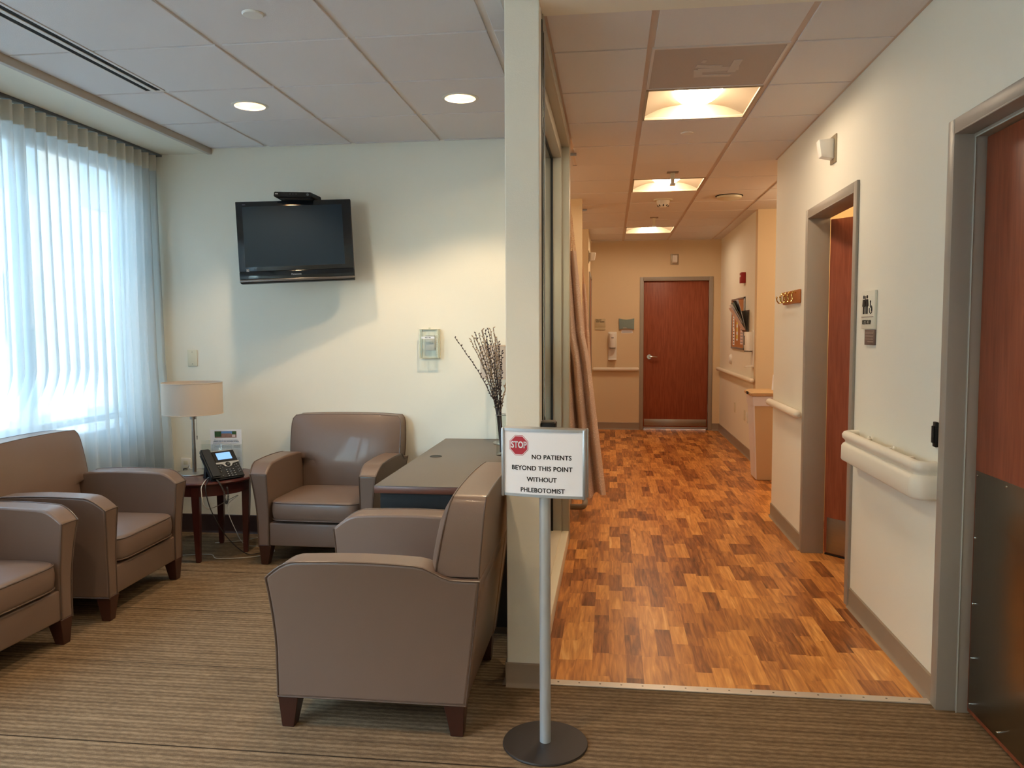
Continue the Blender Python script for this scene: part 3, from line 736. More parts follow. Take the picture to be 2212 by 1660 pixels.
# ================================================================ ARMCHAIRS
def make_armchair(label):
    t = thing('armchair', label, 'armchair', group='taupe leather armchairs')
    YC = .37                                         # origin at the middle of the chair
    def topz(y):                                     # arm top line, y from the front
        if y < .12: return .556 + (.618 - .556) * math.sin(min(1, y / .12) * PI / 2)
        if y < .52: return .618 + .006 * math.sin((y - .12) / .4 * PI)
        if y < .66: return .618 - .05 * (.5 - .5 * math.cos((y - .52) / .14 * PI))
        return .568
    fy = lambda z: .022 - .024 * max(0, (z - .3) / .3) ** 1.4 if z > .3 else .022
    by = lambda z: .700 + (z - .13) * .125
    outx = lambda z: .355 + .045 * max(0, (z - .15) / .45) ** 2.2
    nu, nv = 26, 10
    for s in (-1, 1):
        bm = nb()
        O, I = [], []
        us = [0, .02, .05, .08, .11, .14, .18] + [.18 + (1 - .18) * k / (nu - 7) for k in range(1, nu - 6)]
        for u in us:
            co, ci = [], []
            zt = topz(u * .745)
            for j in range(nv + 1):
                z = .115 + (zt - .115) * j / nv
                y = fy(z) + (by(z) - fy(z)) * u - YC
                co.append(bm.verts.new((s * outx(z), y, z))); ci.append(bm.verts.new((s * .285, y, z)))
            O.append(co); I.append(ci)
        for a in range(len(us) - 1):
            for j in range(nv):
                bm.faces.new((O[a][j], O[a + 1][j], O[a + 1][j + 1], O[a][j + 1])); bm.faces.new((I[a][j], I[a][j + 1], I[a + 1][j + 1], I[a + 1][j]))
            bm.faces.new((O[a][nv], O[a + 1][nv], I[a + 1][nv], I[a][nv])); bm.faces.new((O[a][0], I[a][0], I[a + 1][0], O[a + 1][0]))
        for j in range(nv):
            bm.faces.new((O[0][j], O[0][j + 1], I[0][j + 1], I[0][j])); bm.faces.new((O[-1][j], I[-1][j], I[-1][j + 1], O[-1][j + 1]))
        path = [v.co.copy() for v in O[0]] + [c[nv].co.copy() for c in O[1:]]
        path2 = [v.co.copy() for v in I[0]] + [c[nv].co.copy() for c in I[1:-4]]
        front = [O[0][nv].co.copy(), I[0][nv].co.copy()]
        bott = [c[0].co.copy() for c in O]
        rear = [v.co.copy() for v in O[-1]]
        arm = obj('arm', bm, M['leather'], t, angle=50)
        bv = arm.modifiers.new('soft', 'BEVEL'); bv.width = .011; bv.segments = 3; bv.limit_method = 'ANGLE'; bv.angle_limit = R(50)
        bm = nb()
        sh = lambda P, dx, dy, dz: [p + Vector((s * dx, dy, dz)) for p in P]
        tube(bm, sh(path, -.002, -.0, -.001), .0034, 6)
        tube(bm, sh(path[:nv + 1] and path2[:nv + 1], .001, .001, -.001), .003, 6)
        tube(bm, sh(front, 0, .002, -.002), .0032, 6)
        tube(bm, sh(bott, -.001, 0, .003), .0034, 6)
        tube(bm, sh(rear, -.002, -.001, 0), .003, 6)
        obj('piping', bm, M['piping'], arm)
    # apron and base
    bm = nb(); box(bm, -.2845, .026 - YC, .118, .2845, .60 - YC, .258, .009, 3); obj('seat_base', bm, M['leather'], t)
    # seat cushion
    bm = nb()
    nx, ny = 16, 16
    def sup(a, p): return math.copysign(abs(a) ** p, a)
    rings = []
    prof = [(0, 0)]; hz = .062
    levels = []
    levels = [(.90, -1), (.95, -.97), (.98, -.86), (.995, -.6), (1.004, -.2), (1.006, .2), (.997, .6), (.982, .86), (.95, .97), (.90, 1)]
    K = len(levels) - 1
    nseg = 48
    vs = []
    for (rr, zz) in levels:
        ring = []
        if rr < 1e-4: rr = .001
        for q in range(nseg):
            a = 2 * PI * q / nseg + .001
            cx, cy = sup(math.cos(a), .26), sup(math.sin(a), .26)
            ring.append((cx * rr, cy * rr, zz))
        vs.append(ring)
    top = []
    V = []
    for ring in vs:
        row = []
        for (cx, cy, zz) in ring:
            row.append(bm.verts.new((cx * .281, .292 - YC + cy * .288, .332 + zz * hz)))
        V.append(row)
    for a in range(K):
        for q in range(nseg): bm.faces.new((V[a][q], V[a][(q + 1) % nseg], V[a + 1][(q + 1) % nseg], V[a + 1][q]))
    # crowned top and flat bottom made of concentric rings
    for lvl, zsgn in ((K, 1), (0, -1)):
        base = V[lvl]; last = base
        for st in range(1, 7):
            f = .90 * (1 - st / 6)
            cur = []
            if st == 6:
                c = bm.verts.new((0, .292 - YC, .332 + zsgn * hz + (.022 if zsgn > 0 else 0)))
                for q in range(nseg): bm.faces.new((last[q], last[(q + 1) % nseg], c))
                break
            for q in range(nseg):
                a = 2 * PI * q / nseg + .001
                pw = .26 + .74 * (1 - f / .9)
                x = sup(math.cos(a), pw) * .281 * f; y = sup(math.sin(a), pw) * .288 * f
                cr_ = .022 * (1 - max(abs(x) / .281, abs(y) / .288) ** 2) if zsgn > 0 else 0
                cur.append(bm.verts.new((x, .292 - YC + y, .332 + zsgn * hz + cr_)))
            for q in range(nseg): bm.faces.new((last[q], last[(q + 1) % nseg], cur[(q + 1) % nseg], cur[q]))
            last = cur
    # squash degenerate first rings onto the sides
    cush = obj('seat_cushion', bm, M['leather'], t, angle=60)
    bm = nb()
    for zz in (.332 + hz * .82, .332 - hz * .86):
        pts = []
        for q in range(nseg):
            a = 2 * PI * q / nseg + .001
            pts.append((sup(math.cos(a), .26) * .279, .292 - YC + sup(math.sin(a), .26) * .2865, zz))
        tube(bm, pts, .0036, 6, closed=True)
    obj('piping', bm, M['piping'], cush)
    # backrest: T shape with ears over the arms
    rows = [(.28, .284, .580, 0), (.36, .284, .583, .3), (.44, .284, .587, .7), (.52, .284, .591, 1), (.560, .284, .596, 1), (.573, .370, .598, 1), (.62, .374, .604, 1), (.68, .376, .616, 1),
            (.74, .376, .629, 1), (.79, .374, .640, .9), (.825, .368, .650, .6), (.846, .350, .658, .3)]
    bm = nb(); F, Bk = [], []
    nc = 18
    for (z, hw, y, bl) in rows:
        fr, bk = [], []
        for i in range(nc + 1):
            u = -1 + 2 * i / nc
            uu = math.copysign(abs(u) ** .85, u)
            x = hw * uu
            zz = z + (.010 * (1 - u * u) if z > .8 else 0)
            bulge = .042 * bl * (1 - abs(u) ** 4) * (1 - max(0, (z - .72) / .13) ** 2 * .8 if z > .72 else 1)
            fr.append(bm.verts.new((x, y - bulge - YC, zz)))
            yb = (.752 + (z - .58) * .09 if z > .5 else .66)
            bk.append(bm.verts.new((x, yb - YC, zz)))
        F.append(fr); Bk.append(bk)
    for a in range(len(rows) - 1):
        for i in range(nc):
            bm.faces.new((F[a][i], F[a][i + 1], F[a + 1][i + 1], F[a + 1][i])); bm.faces.new((Bk[a][i], Bk[a + 1][i], Bk[a + 1][i + 1], Bk[a][i + 1]))
        bm.faces.new((F[a][0], F[a + 1][0], Bk[a + 1][0], Bk[a][0])); bm.faces.new((F[a][nc], Bk[a][nc], Bk[a + 1][nc], F[a + 1][nc]))
    for i in range(nc):
        bm.faces.new((F[-1][i], F[-1][i + 1], Bk[-1][i + 1], Bk[-1][i])); bm.faces.new((F[0][i], Bk[0][i], Bk[0][i + 1], F[0][i + 1]))
    fpath = [F[a][0].co.copy() for a in range(5, len(rows))] + [v.co.copy() for v in F[-1][1:]] + [F[a][nc].co.copy() for a in range(len(rows) - 2, 4, -1)]
    bpath = [Bk[a][0].co.copy() for a in range(5, len(rows))] + [v.co.copy() for v in Bk[-1][1:]] + [Bk[a][nc].co.copy() for a in range(len(rows) - 2, 4, -1)]
    back = obj('backrest', bm, M['leather'], t, angle=50)
    bv = back.modifiers.new('soft', 'BEVEL'); bv.width = .013; bv.segments = 3; bv.limit_method = 'ANGLE'; bv.angle_limit = R(48)
    bm = nb(); tube(bm, [p + Vector((0, .002, -.001)) for p in fpath], .0035, 6); tube(bm, [p + Vector((0, -.002, -.001)) for p in bpath], .0033, 6)
    obj('piping', bm, M['piping'], back)
    # outer back panel
    bm = nb(); P = [(.66, .118), (.694, .118), (.752, .575), (.66, .575)]
    prism(bm, [(y - YC, z) for y, z in P], 'x', -.353, .353, bev=.006); obj('back_panel', bm, M['leather'], t)
    for sx in (-1, 1):
        for y, fr in ((.058, 1), (.655, 0)):
            bm = nb(); a, b = .038, .022
            cx, cy = sx * .312, y - YC
            lo = [(cx + sx * .008 + dx * b, cy + (-.006 if fr else .008) + dy * b, 0) for dx, dy in ((-1, -1), (1, -1), (1, 1), (-1, 1))]
            hi = [(cx + dx * a, cy + dy * a, .122) for dx, dy in ((-1, -1), (1, -1), (1, 1), (-1, 1))]
            A = [bm.verts.new(p) for p in lo]; Bb = [bm.verts.new(p) for p in hi]
            for i in range(4): bm.faces.new((A[i], A[(i + 1) % 4], Bb[(i + 1) % 4], Bb[i]))
            bm.faces.new(A[::-1]); bm.faces.new(Bb)
            bmesh.ops.bevel(bm, geom=bm.edges[:], offset=.002, segments=1, affect='EDGES')
            obj('leg', bm, M['cherry_leg'], t)
    return t
ca = make_armchair('taupe leather armchair nearest the viewer, seen from its side, in front of the desk')
ca.location = (-.815, 2.935, 0); ca.rotation_euler = (0, 0, -PI / 2)
cb = copy_tree(ca); cb['label'] = 'taupe leather armchair facing forward beneath the television, against the back wall'
cb.location = (-1.742, 4.764, 0); cb.scale = (1, .94, 1); cb.rotation_euler = (0, 0, R(-.5))
cc = copy_tree(ca); cc['label'] = 'taupe leather armchair by the curtain beside the round side table'
cc.location = (-2.752, 3.80, 0); cc.scale = (1, .965, 1); cc.rotation_euler = (0, 0, R(90 + 2.5))
cd = copy_tree(ca); cd['label'] = 'taupe leather armchair cut off by the left edge of the photo'
cd.location = (-2.768, 2.885, 0); cd.scale = (1, .965, 1); cd.rotation_euler = (0, 0, R(90 - 1))

# ================================================================ SIDE TABLE + THINGS ON IT
TX, TY, TZ = -2.525, 4.665, .50
t = thing('side_table', 'round dark cherry side table between two leather armchairs', 'side table', (TX, TY, 0))
bm = nb(); lathe(bm, [(0, TZ - .024), (.272, TZ - .024), (.284, TZ - .018), (.288, TZ - .010), (.284, TZ - .002), (.276, TZ), (0, TZ)], n=64); obj('tabletop', bm, M['cherry_dark'], t)
bm = nb(); lathe(bm, [(.235, TZ - .09), (.25, TZ - .09), (.252, TZ - .024), (.235, TZ - .024), (.235, TZ - .09)], n=64); obj('apron', bm, M['cherry_dark'], t)
for i in range(4):
    a = R(-80 + 90 * i); bm = nb()
    A, Bb, Cc = [], [], []
    for dx, dy in ((-1, -1), (1, -1), (1, 1), (-1, 1)):
        m_ = Matrix.Rotation(a, 3, 'Z')
        A.append(bm.verts.new(m_ @ Vector((.222 + dx * .014, dy * .014, 0)))); Bb.append(bm.verts.new(m_ @ Vector((.232 + dx * .023, dy * .023, TZ - .14)))); Cc.append(bm.verts.new(m_ @ Vector((.234 + dx * .024, dy * .024, TZ - .024))))
    for P, Q in ((A, Bb), (Bb, Cc)):
        for k in range(4): bm.faces.new((P[k], P[(k + 1) % 4], Q[(k + 1) % 4], Q[k]))
    bm.faces.new(A[::-1]); bm.faces.new(Cc)
    bmesh.ops.bevel(bm, geom=bm.edges[:], offset=.003, segments=2, affect='EDGES'); obj('leg', bm, M['cherry_dark'], t)

def table_lamp(loc, H, label, chain=True, rot=0):
    t = thing('table_lamp', label, 'table lamp', loc, (0, 0, rot), group='drum shade table lamps')
    bm = nb(); lathe(bm, [(0, 0), (.104, 0), (.106, .003), (.104, .008), (.02, .011), (0, .011)], n=48); obj('base', bm, M['steel'], t)
    zs = H - .20
    bm = nb(); cyl(bm, (0, 0, .01), (0, 0, zs * .42), .0125, n=20); cyl(bm, (0, 0, zs * .42), (0, 0, zs * .72), .0115, .0105, 20); cyl(bm, (0, 0, zs * .72), (0, 0, zs - .02), .0095, n=20); obj('pole', bm, M['steel'], t)
    bm = nb(); cyl(bm, (0, 0, zs - .035), (0, 0, zs + .02), .019, .021, 24); cyl(bm, (0, 0, zs + .02), (0, 0, zs + .06), .014, n=16); obj('socket', bm, M['steel'], t)
    bm = nb(); r = .183
    lathe(bm, [(r, zs), (r, H), (r - .003, H), (r - .003, zs), (r, zs)], n=72); obj('lamp_shade', bm, M['shade'], t)
    for z in (zs + .001, H - .001):
        bm = nb(); tube(bm, [(r * math.cos(2 * PI * k / 72), r * math.sin(2 * PI * k / 72), z) for k in range(72)], .0022, 6, closed=True)
        obj('shade_rim', bm, M['rim'], t)
    bm = nb(); tube(bm, [(r * math.cos(a), r * math.sin(a), H - .02) if k else (0, 0, H - .02) for k, a in ((1, 0), (0, 0), (1, 2.09), (0, 0), (1, 4.18))], .0015, 6); obj('shade_spider', bm, M['steel'], t)
    if chain:
        bm = nb(); cyl(bm, (.03, -.012, zs + .02), (.03, -.012, zs - .14), .0012, n=6); cyl(bm, (.03, -.012, zs - .14), (.03, -.012, zs - .165), .0035, .002, 10); obj('pull_chain', bm, M['steel_dark'], t)
    return t
table_lamp((-2.64, 4.705, TZ), .585, 'table lamp with drum shade on the round side table')

# desk phone
ph = thing('desk_phone', 'charcoal desk phone with lit blue display on the side table', 'telephone', (-2.385, 4.575, TZ), (0, 0, R(55)))
ph_t = R(46)
def PF(x, v, w=0):                # point on the tilted face: v up along the face, w out of it
    return Vector((x, -.085 + v * math.cos(ph_t) - w * math.sin(ph_t), .012 + v * math.sin(ph_t) + w * math.cos(ph_t)))
def fbox(bm, x0, v0, x1, v1, w0, w1, bev=.002, mi=0):
    vs = [bm.verts.new(PF(x, v, w)) for w in (w0, w1) for x, v in ((x0, v0), (x1, v0), (x1, v1), (x0, v1))]
    fs = [bm.faces.new([vs[i] for i in q]) for q in ((0, 3, 2, 1), (4, 5, 6, 7), (0, 1, 5, 4), (1, 2, 6, 5), (2, 3, 7, 6), (3, 0, 4, 7))]
    for f in fs: f.material_index = mi
    if bev: bmesh.ops.bevel(bm, geom=list({e for f in fs for e in f.edges}), offset=bev, segments=2, affect='EDGES', clamp_overlap=True)
bm = nb(); fbox(bm, -.11, 0, .108, .205, -.026, 0, .007); obj('phone_body', bm, M['phone'], ph)
bm = nb(); fbox(bm, -.118, .0, -.053, .218, .006, .026, .008)
fbox(bm, -.116, .155, -.056, .214, -.004, .02, .006); fbox(bm, -.116, .004, -.056, .062, -.004, .02, .006); obj('handset', bm, M['phone'], ph)
bm = nb(); fbox(bm, -.046, .118, .102, .203, 0, .006, .003); scr = obj('display_bezel', bm, M['black'], ph)
bm = nb(); fbox(bm, -.022, .136, .072, .188, .005, .0072, .001); obj('screen', bm, M['lcd'], scr)
bm = nb(); fbox(bm, -.05, .1985, .104, .2065, -.02, .0065, .002)
poly = [(-.048, .118), (.105, .118), (.105, .108), (.062, .102), (.046, .084), (.026, .078), (.006, .084), (-.008, .102), (-.048, .106)]
A = [bm.verts.new(PF(x, v, .0)) for x, v in poly]; Bb = [bm.verts.new(PF(x, v, .0055)) for x, v in poly]
bm.faces.new(Bb); bm.faces.new(A[::-1])
for i in range(len(poly)): bm.faces.new((A[i], A[(i + 1) % len(poly)], Bb[(i + 1) % len(poly)], Bb[i]))
obj('silver_trim', bm, M['alu'], ph)
bm = nb(); c = PF(.027, .098, .005); c2 = PF(.027, .098, .009); cyl(bm, c, c2, .016, .015, 24, mi=0); cyl(bm, c2, PF(.027, .098, .011), .009, .008, 20, mi=1); obj('navigation_button', bm, [M['black'], M['chrome']], ph)
kb = nb(); km = nb()
for r_ in range(4):
    for c_ in range(3):
        x = .004 + c_ * .022; v = .012 + r_ * .0155
        fbox(kb, x - .0075, v - .005, x + .0075, v + .005, 0, .004, .0012); fbox(km, x - .0025, v - .0012, x + .0025, v + .0016, .0038, .0044, 0)
for x, v in ((-.037, .088), (-.022, .092), (-.032, .074), (-.014, .08), (.066, .086), (.082, .09), (.07, .07), (.086, .074), (.078, .05), (.078, .035), (.09, .04), (.09, .056), (-.033, .052), (-.033, .02)):
    fbox(kb, x - .006, v - .0045, x + .006, v + .0045, 0, .004, .0012); fbox(km, x - .002, v - .001, x + .002, v + .0012, .0038, .0044, 0)
obj('keypad', kb, M['phone_key'], ph); obj('key_labels', km, M['key_mark'], ph, smooth=False)
bm = nb(); prism(bm, [(.045, 0), (.085, 0), (.055, .105), (.035, .09)], 'x', -.085, .085, bev=.003); prism(bm, [(-.09, 0), (-.06, 0), (.05, .012), (.05, 0)], 'x', -.08, .08); obj('stand', bm, M['phone'], ph)
# coiled cord (part of the phone) looping over the table edge
bm = nb(); pts = []
cp = [Vector(p) for p in ((-.087, -.095, .012), (-.085, -.135, -.01), (-.075, -.162, -.06), (-.07, -.165, -.115), (-.06, -.16, -.125), (-.05, -.16, -.085), (-.055, -.155, -.03))]
tot = 220
for i in range(tot + 1):
    u = i / tot * (len(cp) - 1); k = min(int(u), len(cp) - 2); f = u - k
    p0 = cp[max(k - 1, 0)]; p1 = cp[k]; p2 = cp[k + 1]; p3 = cp[min(k + 2, len(cp) - 1)]
    p = .5 * ((2 * p1) + (p2 - p0) * f + (2 * p0 - 5 * p1 + 4 * p2 - p3) * f * f + (3 * p1 - p0 - 3 * p2 + p3) * f ** 3)
    a = i * 1.35
    pts.append(p + Vector((math.cos(a), math.sin(a) * .6, math.sin(a) * .5)) * .0055)
tube(bm, pts, .0016, 5); obj('coiled_cord', bm, M['cord_dark'], ph)

# flyer in acrylic holder
fl = thing('flyer_holder', 'clear acrylic stand holding a printed flyer behind the phone', 'flyer stand', (-2.50, 4.835, TZ), (0, 0, R(10)))
bm = nb(); box(bm, -.15, -.012, 0, .115, -.009, .175, .0005); box(bm, -.15, .006, 0, .115, .009, .2, .0005); box(bm, -.15, -.012, 0, .115, .05, .003, .0005); obj('acrylic_pocket', bm, M['acrylic'], fl)
fp = thing('flyer', 'white printed flyer with a building photo standing behind the phone', 'flyer', (-2.488, 4.835, TZ), (0, 0, R(10)))
bm = nb(); box(bm, -.1, -.0015, .004, .1, .0, .268); obj('sheet', bm, M['paper'], fp, smooth=False)
def ybox(bm, x0, z0, x1, z1, y0=-.0022, y1=-.0014, mi=0): box(bm, x0, y0, z0, x1, y1, z1, mi=mi)
bm = nb(); ybox(bm, -.072, .215, .068, .258, mi=0); ybox(bm, -.072, .222, -.03, .256, -.0026, mi=1); ybox(bm, -.03, .24, .045, .257, -.0027, mi=2); ybox(bm, -.028, .222, .034, .243, -.0029, mi=0); ybox(bm, .04, .236, .066, .256, -.0029, mi=1); ybox(bm, .04, .218, .06, .236, -.003, mi=3)
obj('building_photo', bm, [M['brick_print'], M['green'], M['sky_print'], M['pink']], fp, smooth=False)
text('lettering', 'Did you know that you can choose to honor a\nphysician, nurse or other staff member by making', .0088, (0, -.0018, .195), FY, M['ink_blue'], fp, bold=.0001, sx=.88)
bm = nb(); random.seed(3)
def lines(bm, x0, x1, z0, z1, step, h=.0016, y=-.0022):
    z = z1
    while z > z0:
        x = x0 + random.uniform(0, .006)
        while x < x1 - .004:
            w = random.uniform(.004, .012); w = min(w, x1 - x); ybox(bm, x, z - h, x + w, z, y); x += w + .0016
        z -= step
lines(bm, -.085, .085, .174, .181, .01, .0022); lines(bm, -.08, .03, .15, .163, .006); lines(bm, .045, .09, .15, .165, .006); lines(bm, -.06, .03, .03, .13, .008); lines(bm, .05, .088, .03, .085, .007)
for a, b in ((-.09, .034),):
    for z in (.168, .02): ybox(bm, a, z, b, z + .0008)
    for x in (a, b): ybox(bm, x, .02, x + .0008, .168)
obj('small_print', bm, M['ink_grey'], fp, smooth=False)

# ================================================================ DESK
DX0, DX1, DY0, DY1, DZ = -1.085, -.425, 3.505, 5.11, .69
t = thing('desk', 'desk with brown laminate top and black base against the glazed partition', 'desk', ((DX0 + DX1) / 2, (DY0 + DY1) / 2, 0))
cx, cy = (DX0 + DX1) / 2, (DY0 + DY1) / 2
hx, hy = (DX1 - DX0) / 2, (DY1 - DY0) / 2
bm = nb(); box(bm, -hx, -hy, DZ - .003, hx, hy, DZ, .001); top = obj('desktop', bm, M['desk_top'], t)
bm = nb(); box(bm, -hx, -hy, DZ - .036, hx, hy, DZ - .003, .002); obj('wood_edge', bm, M['desk_edge'], t)
for q_ in ((-hx + .02, -hy + .03, hx - .01, -hy + .055), (hx - .035, -hy + .055, hx - .01, hy - .07), (-hx + .02, hy - .07, hx - .01, hy - .045)):
    bm = nb(); box(bm, q_[0], q_[1], .03, q_[2], q_[3], DZ - .036); obj('black_panel', bm, M['black_matte'], t, smooth=False)
bm = nb(); box(bm, -hx + .03, -hy + .028, 0, hx - .01, -hy + .057, .03); obj('metal_foot', bm, M['steel_dark'], t, smooth=False)
bm = nb(); box(bm, -hx + .03, hy - .072, 0, hx - .01, hy - .043, .03); obj('metal_foot', bm, M['steel_dark'], t, smooth=False)
bm = nb(); gx, gy = -.985 - cx, 4.365 - cy
lathe(bm, [(0, .0005), (.028, .0005), (.030, .002), (.034, .002), (.035, 0)], (gx, gy, DZ), 32); obj('cable_grommet', bm, M['black'], t)
table_lamp((-.632, 4.925, DZ), .62, 'table lamp on the desk, mostly hidden by the column', chain=False)
# vase
VX, VY = -.612, 4.44
t = thing('glass_vase', 'tall clear glass vase on the desk beside the column', 'vase', (VX, VY, DZ))
bm = nb(); lathe(bm, [(0, 0), (.034, 0), (.036, .004), (.034, .12), (.04, .235), (.036, .235), (.030, .12), (.031, .012), (0, .012)], n=32); obj('vase_wall', bm, M['acrylic'], t)
bm = nb(); tube(bm, [(.039 * math.cos(2 * PI * k / 32), .039 * math.sin(2 * PI * k / 32), .235) for k in range(32)], .0022, 6, closed=True); obj('rim', bm, M['chrome'], t)
# willow stems: each a thing
def at(px, py, Y):
    d = (r3 * ((px - 1106) / 1700)) + (u3 * (-(py - 830) / 1700)) + f2
    k = Y / d.y
    return Vector((d.x * k, Y, d.z * k + CAMZ))
tips = [(984, 730), (1022, 728), (1035, 722), (1048, 716), (1060, 712), (1073, 730), (1083, 760), (1030, 732), (1017, 734), (1026, 720), (1040, 716), (1042, 713), (1055, 713), (1066, 709), (1070, 725), (1078, 740), (1060, 745), (1092, 830), (1050, 735)]
LOW = len(tips) - 2
random.seed(11)
for i, (px, py) in enumerate(tips):
    tip = at(px, py, 4.34 + .012 * i)
    base = Vector((VX + random.uniform(-.012, .012), VY + random.uniform(-.012, .012), DZ + .02))
    neck = Vector((VX - .022 + random.uniform(-.008, .02), VY - .01 + random.uniform(-.015, .015), DZ + .235))
    lab = 'bare budded willow stem leaning farthest left out of the vase' if i == 0 else ('bare budded willow stem in the vase, lowest tip against the column' if i == LOW else 'bare budded willow stem in the tight bunch standing in the glass vase')
    t = thing('willow_stem', lab, 'branch', base, group='willow stems in the glass vase' if i not in (0, LOW) else None)
    pts = []
    for k in range(13):
        f = k / 12
        if f < .3: p = base.lerp(neck, f / .3)
        else:
            g = (f - .3) / .7
            mid = neck + (tip - neck) * .45 + Vector((.012, 0, .03))
            p = neck * (1 - g) ** 2 + mid * 2 * g * (1 - g) + tip * g * g
            p = p + Vector((random.uniform(-.004, .004), 0, 0))
        pts.append(p - base)
    bm = nb(); tube(bm, pts, [.0032 - .0016 * k / 12 for k in range(13)], 6); obj('stem', bm, M['willow'], t)
    bm = nb()
    for k in range(26):
        f = .36 + .64 * k / 25; q = f * 12; a = min(int(q), 11); p = pts[a].lerp(pts[a + 1], q - a)
        d_ = Vector((random.uniform(-1, 1), random.uniform(-1, 1), .6)).normalized()
        tube(bm, [p, p + d_ * .006, p + d_ * .015], [.0024, .0042, .001], 6)
    b_ = obj('buds', bm, M['catkin'] if i % 3 else M['willow'], t); b_['kind'] = 'stuff'

# ================================================================ TELEVISION + BOX
tv = thing('television', 'black flat screen television mounted on the back wall', 'television', (-1.999, 4.874, 1.982))
a_, b_, c_ = R(-3.54), R(-2.554), R(14.74)
RM = Matrix.Rotation(c_, 3, 'Z') @ Matrix.Rotation(a_, 3, 'X') @ Matrix.Rotation(b_, 3, 'Y')
tv.rotation_euler = RM.to_euler()
W2, H2 = .3575, .258
bm = nb(); box(bm, -W2, .0, -H2, W2, .055, H2, .006, 3); box(bm, -.25, .055, -.18, .25, .085, .16, .02); obj('cabinet', bm, M['black'], tv)
bm = nb(); box(bm, -W2, -.010, -H2 + .072, W2, .003, H2, .003); obj('bezel', bm, M['tv_gloss'], tv)
bm = nb(); box(bm, -.318, -.0105, -.158, .302, -.0095, .226, 0); obj('screen', bm, M['tv_screen'], tv, smooth=False)
bm = nb(); box(bm, -W2, -.012, -H2 + .022, W2, .003, -H2 + .0715, .004); obj('speaker_bar', bm, M['tv_lower'], tv)
bm = nb(); box(bm, -W2, -.016, -H2 + .006, W2 - .002, .003, -H2 + .022, .004); box(bm, W2 - .005, -.008, -H2 + .006, W2 + .002, .012, H2 - .004, .002); obj('silver_trim', bm, M['tv_trim'], tv)
text('brand_lettering', 'Panasonic', .0155, (-.006, -.0128, -.211), FY, mat('silver_print', srgb(176, 182, 186), .4), tv, bold=.0003)
text('model_lettering', 'VIERA', .008, (-.307, -.0108, .238), FY, M['ink_grey'], tv)
bm = nb()
for r_ in ((-.312, -.186, -.297, -.1845), (-.312, -.1725, -.297, -.171), (-.312, -.186, -.3105, -.171), (-.2985, -.186, -.297, -.171), (-.307, -.181, -.302, -.176)): box(bm, r_[0], -.0112, r_[1], r_[2], -.0098, r_[3])
obj('energy_sticker', bm, M['key_mark'], tv, smooth=False)
bm = nb(); box(bm, -.08, .085, -.06, .08, .1, .08); cyl(bm, (.0, .09, 0), (.03, .22, 0), .02); obj('wall_bracket', bm, M['black_matte'], tv)

bx = thing('cable_box', 'slim black cable box sitting on top of the television', 'cable box', tv.location + RM @ Vector((.015, .01, H2 + .001)), (0, 0, R(14.74)))
bx.location.z += .0
bm = nb(); A = [(-.125, -.075), (.098, -.075), (.145, .085), (-.10, .085)]
pr = [(-.106, .0, -.03), ]
lo = [(-.095, -.055, .004), (.105, -.055, .004), (.135, .09, .004), (-.08, .09, .004)]; md = [(-.128, -.07, .016), (.105, -.07, .016), (.152, .09, .012), (-.10, .09, .012)]; hi = [(-.124, -.07, .045), (.1, -.07, .045), (.148, .09, .042), (-.1, .09, .042)]
Vv = [[bm.verts.new(p) for p in L3] for L3 in (lo, md, hi)]
for P, Q in ((Vv[0], Vv[1]), (Vv[1], Vv[2])):
    for k in range(4): bm.faces.new((P[k], P[(k + 1) % 4], Q[(k + 1) % 4], Q[k]))
bm.faces.new(Vv[0][::-1]); bm.faces.new(Vv[2]); bmesh.ops.bevel(bm, geom=bm.edges[:], offset=.003, segments=2, affect='EDGES')
obj('housing', bm, M['black'], bx)
bm = nb(); cyl(bm, (.082, -.0695, .030), (.082, -.073, .030), .008, n=20); 
for x in (-.03, -.012, .008): box(bm, x, -.0715, .031, x + .008, -.0695, .033)
obj('buttons', bm, mat('dim_mark', srgb(96, 104, 110), .4), bx)
bm = nb(); box(bm, -.118, -.0715, .029, -.1, -.0695, .034); obj('front_marks', bm, M['key_mark'], bx, smooth=False)
bm = nb(); box(bm, -.09, -.06, -.002, .11, .06, .006, .002); obj('feet', bm, M['black'], bx)

# ================================================================ BACK WALL PLATES
def wall_plate(name, loc, rot, w, h, label, cat, m='ivory', screws=True, group=None):
    t = thing(name, label, cat, loc, rot, group)
    bm = nb(); box(bm, -w / 2, -.007, -h / 2, w / 2, 0, h / 2, .003); obj('plate', bm, M[m], t)
    if screws:
        bm = nb()
        for z in (-h * .36, h * .36): cyl(bm, (0, -.0068, z), (0, -.0082, z), .0028, n=10)
        obj('screws', bm, M['steel_dark'], t)
    return t
wall_plate('blank_plate', (-2.877, 5.15, 1.225), (0, 0, 0), .07, .115, 'ivory blank wall plate above the table lamp by the curtain', 'wall plate')
t = wall_plate('power_outlet', (-2.95, 5.15, .468), (0, 0, 0), .072, .11, 'white wall outlet low behind the side table lamp', 'outlet', 'white', False)
bm = nb(); box(bm, -.016, -.0085, .008, .016, -.0065, .036, .001); box(bm, -.016, -.0085, -.036, .016, -.0065, -.008, .001); obj('sockets', bm, M['ivory'], t)
bm = nb(); box(bm, -.01, -.03, -.03, .012, -.008, -.014, .003); tube(bm, [(0, -.03, -.022), (.012, -.04, -.02), (.018, -.045, -.03)], .003); obj('plug', bm, M['cord_dark'], t)
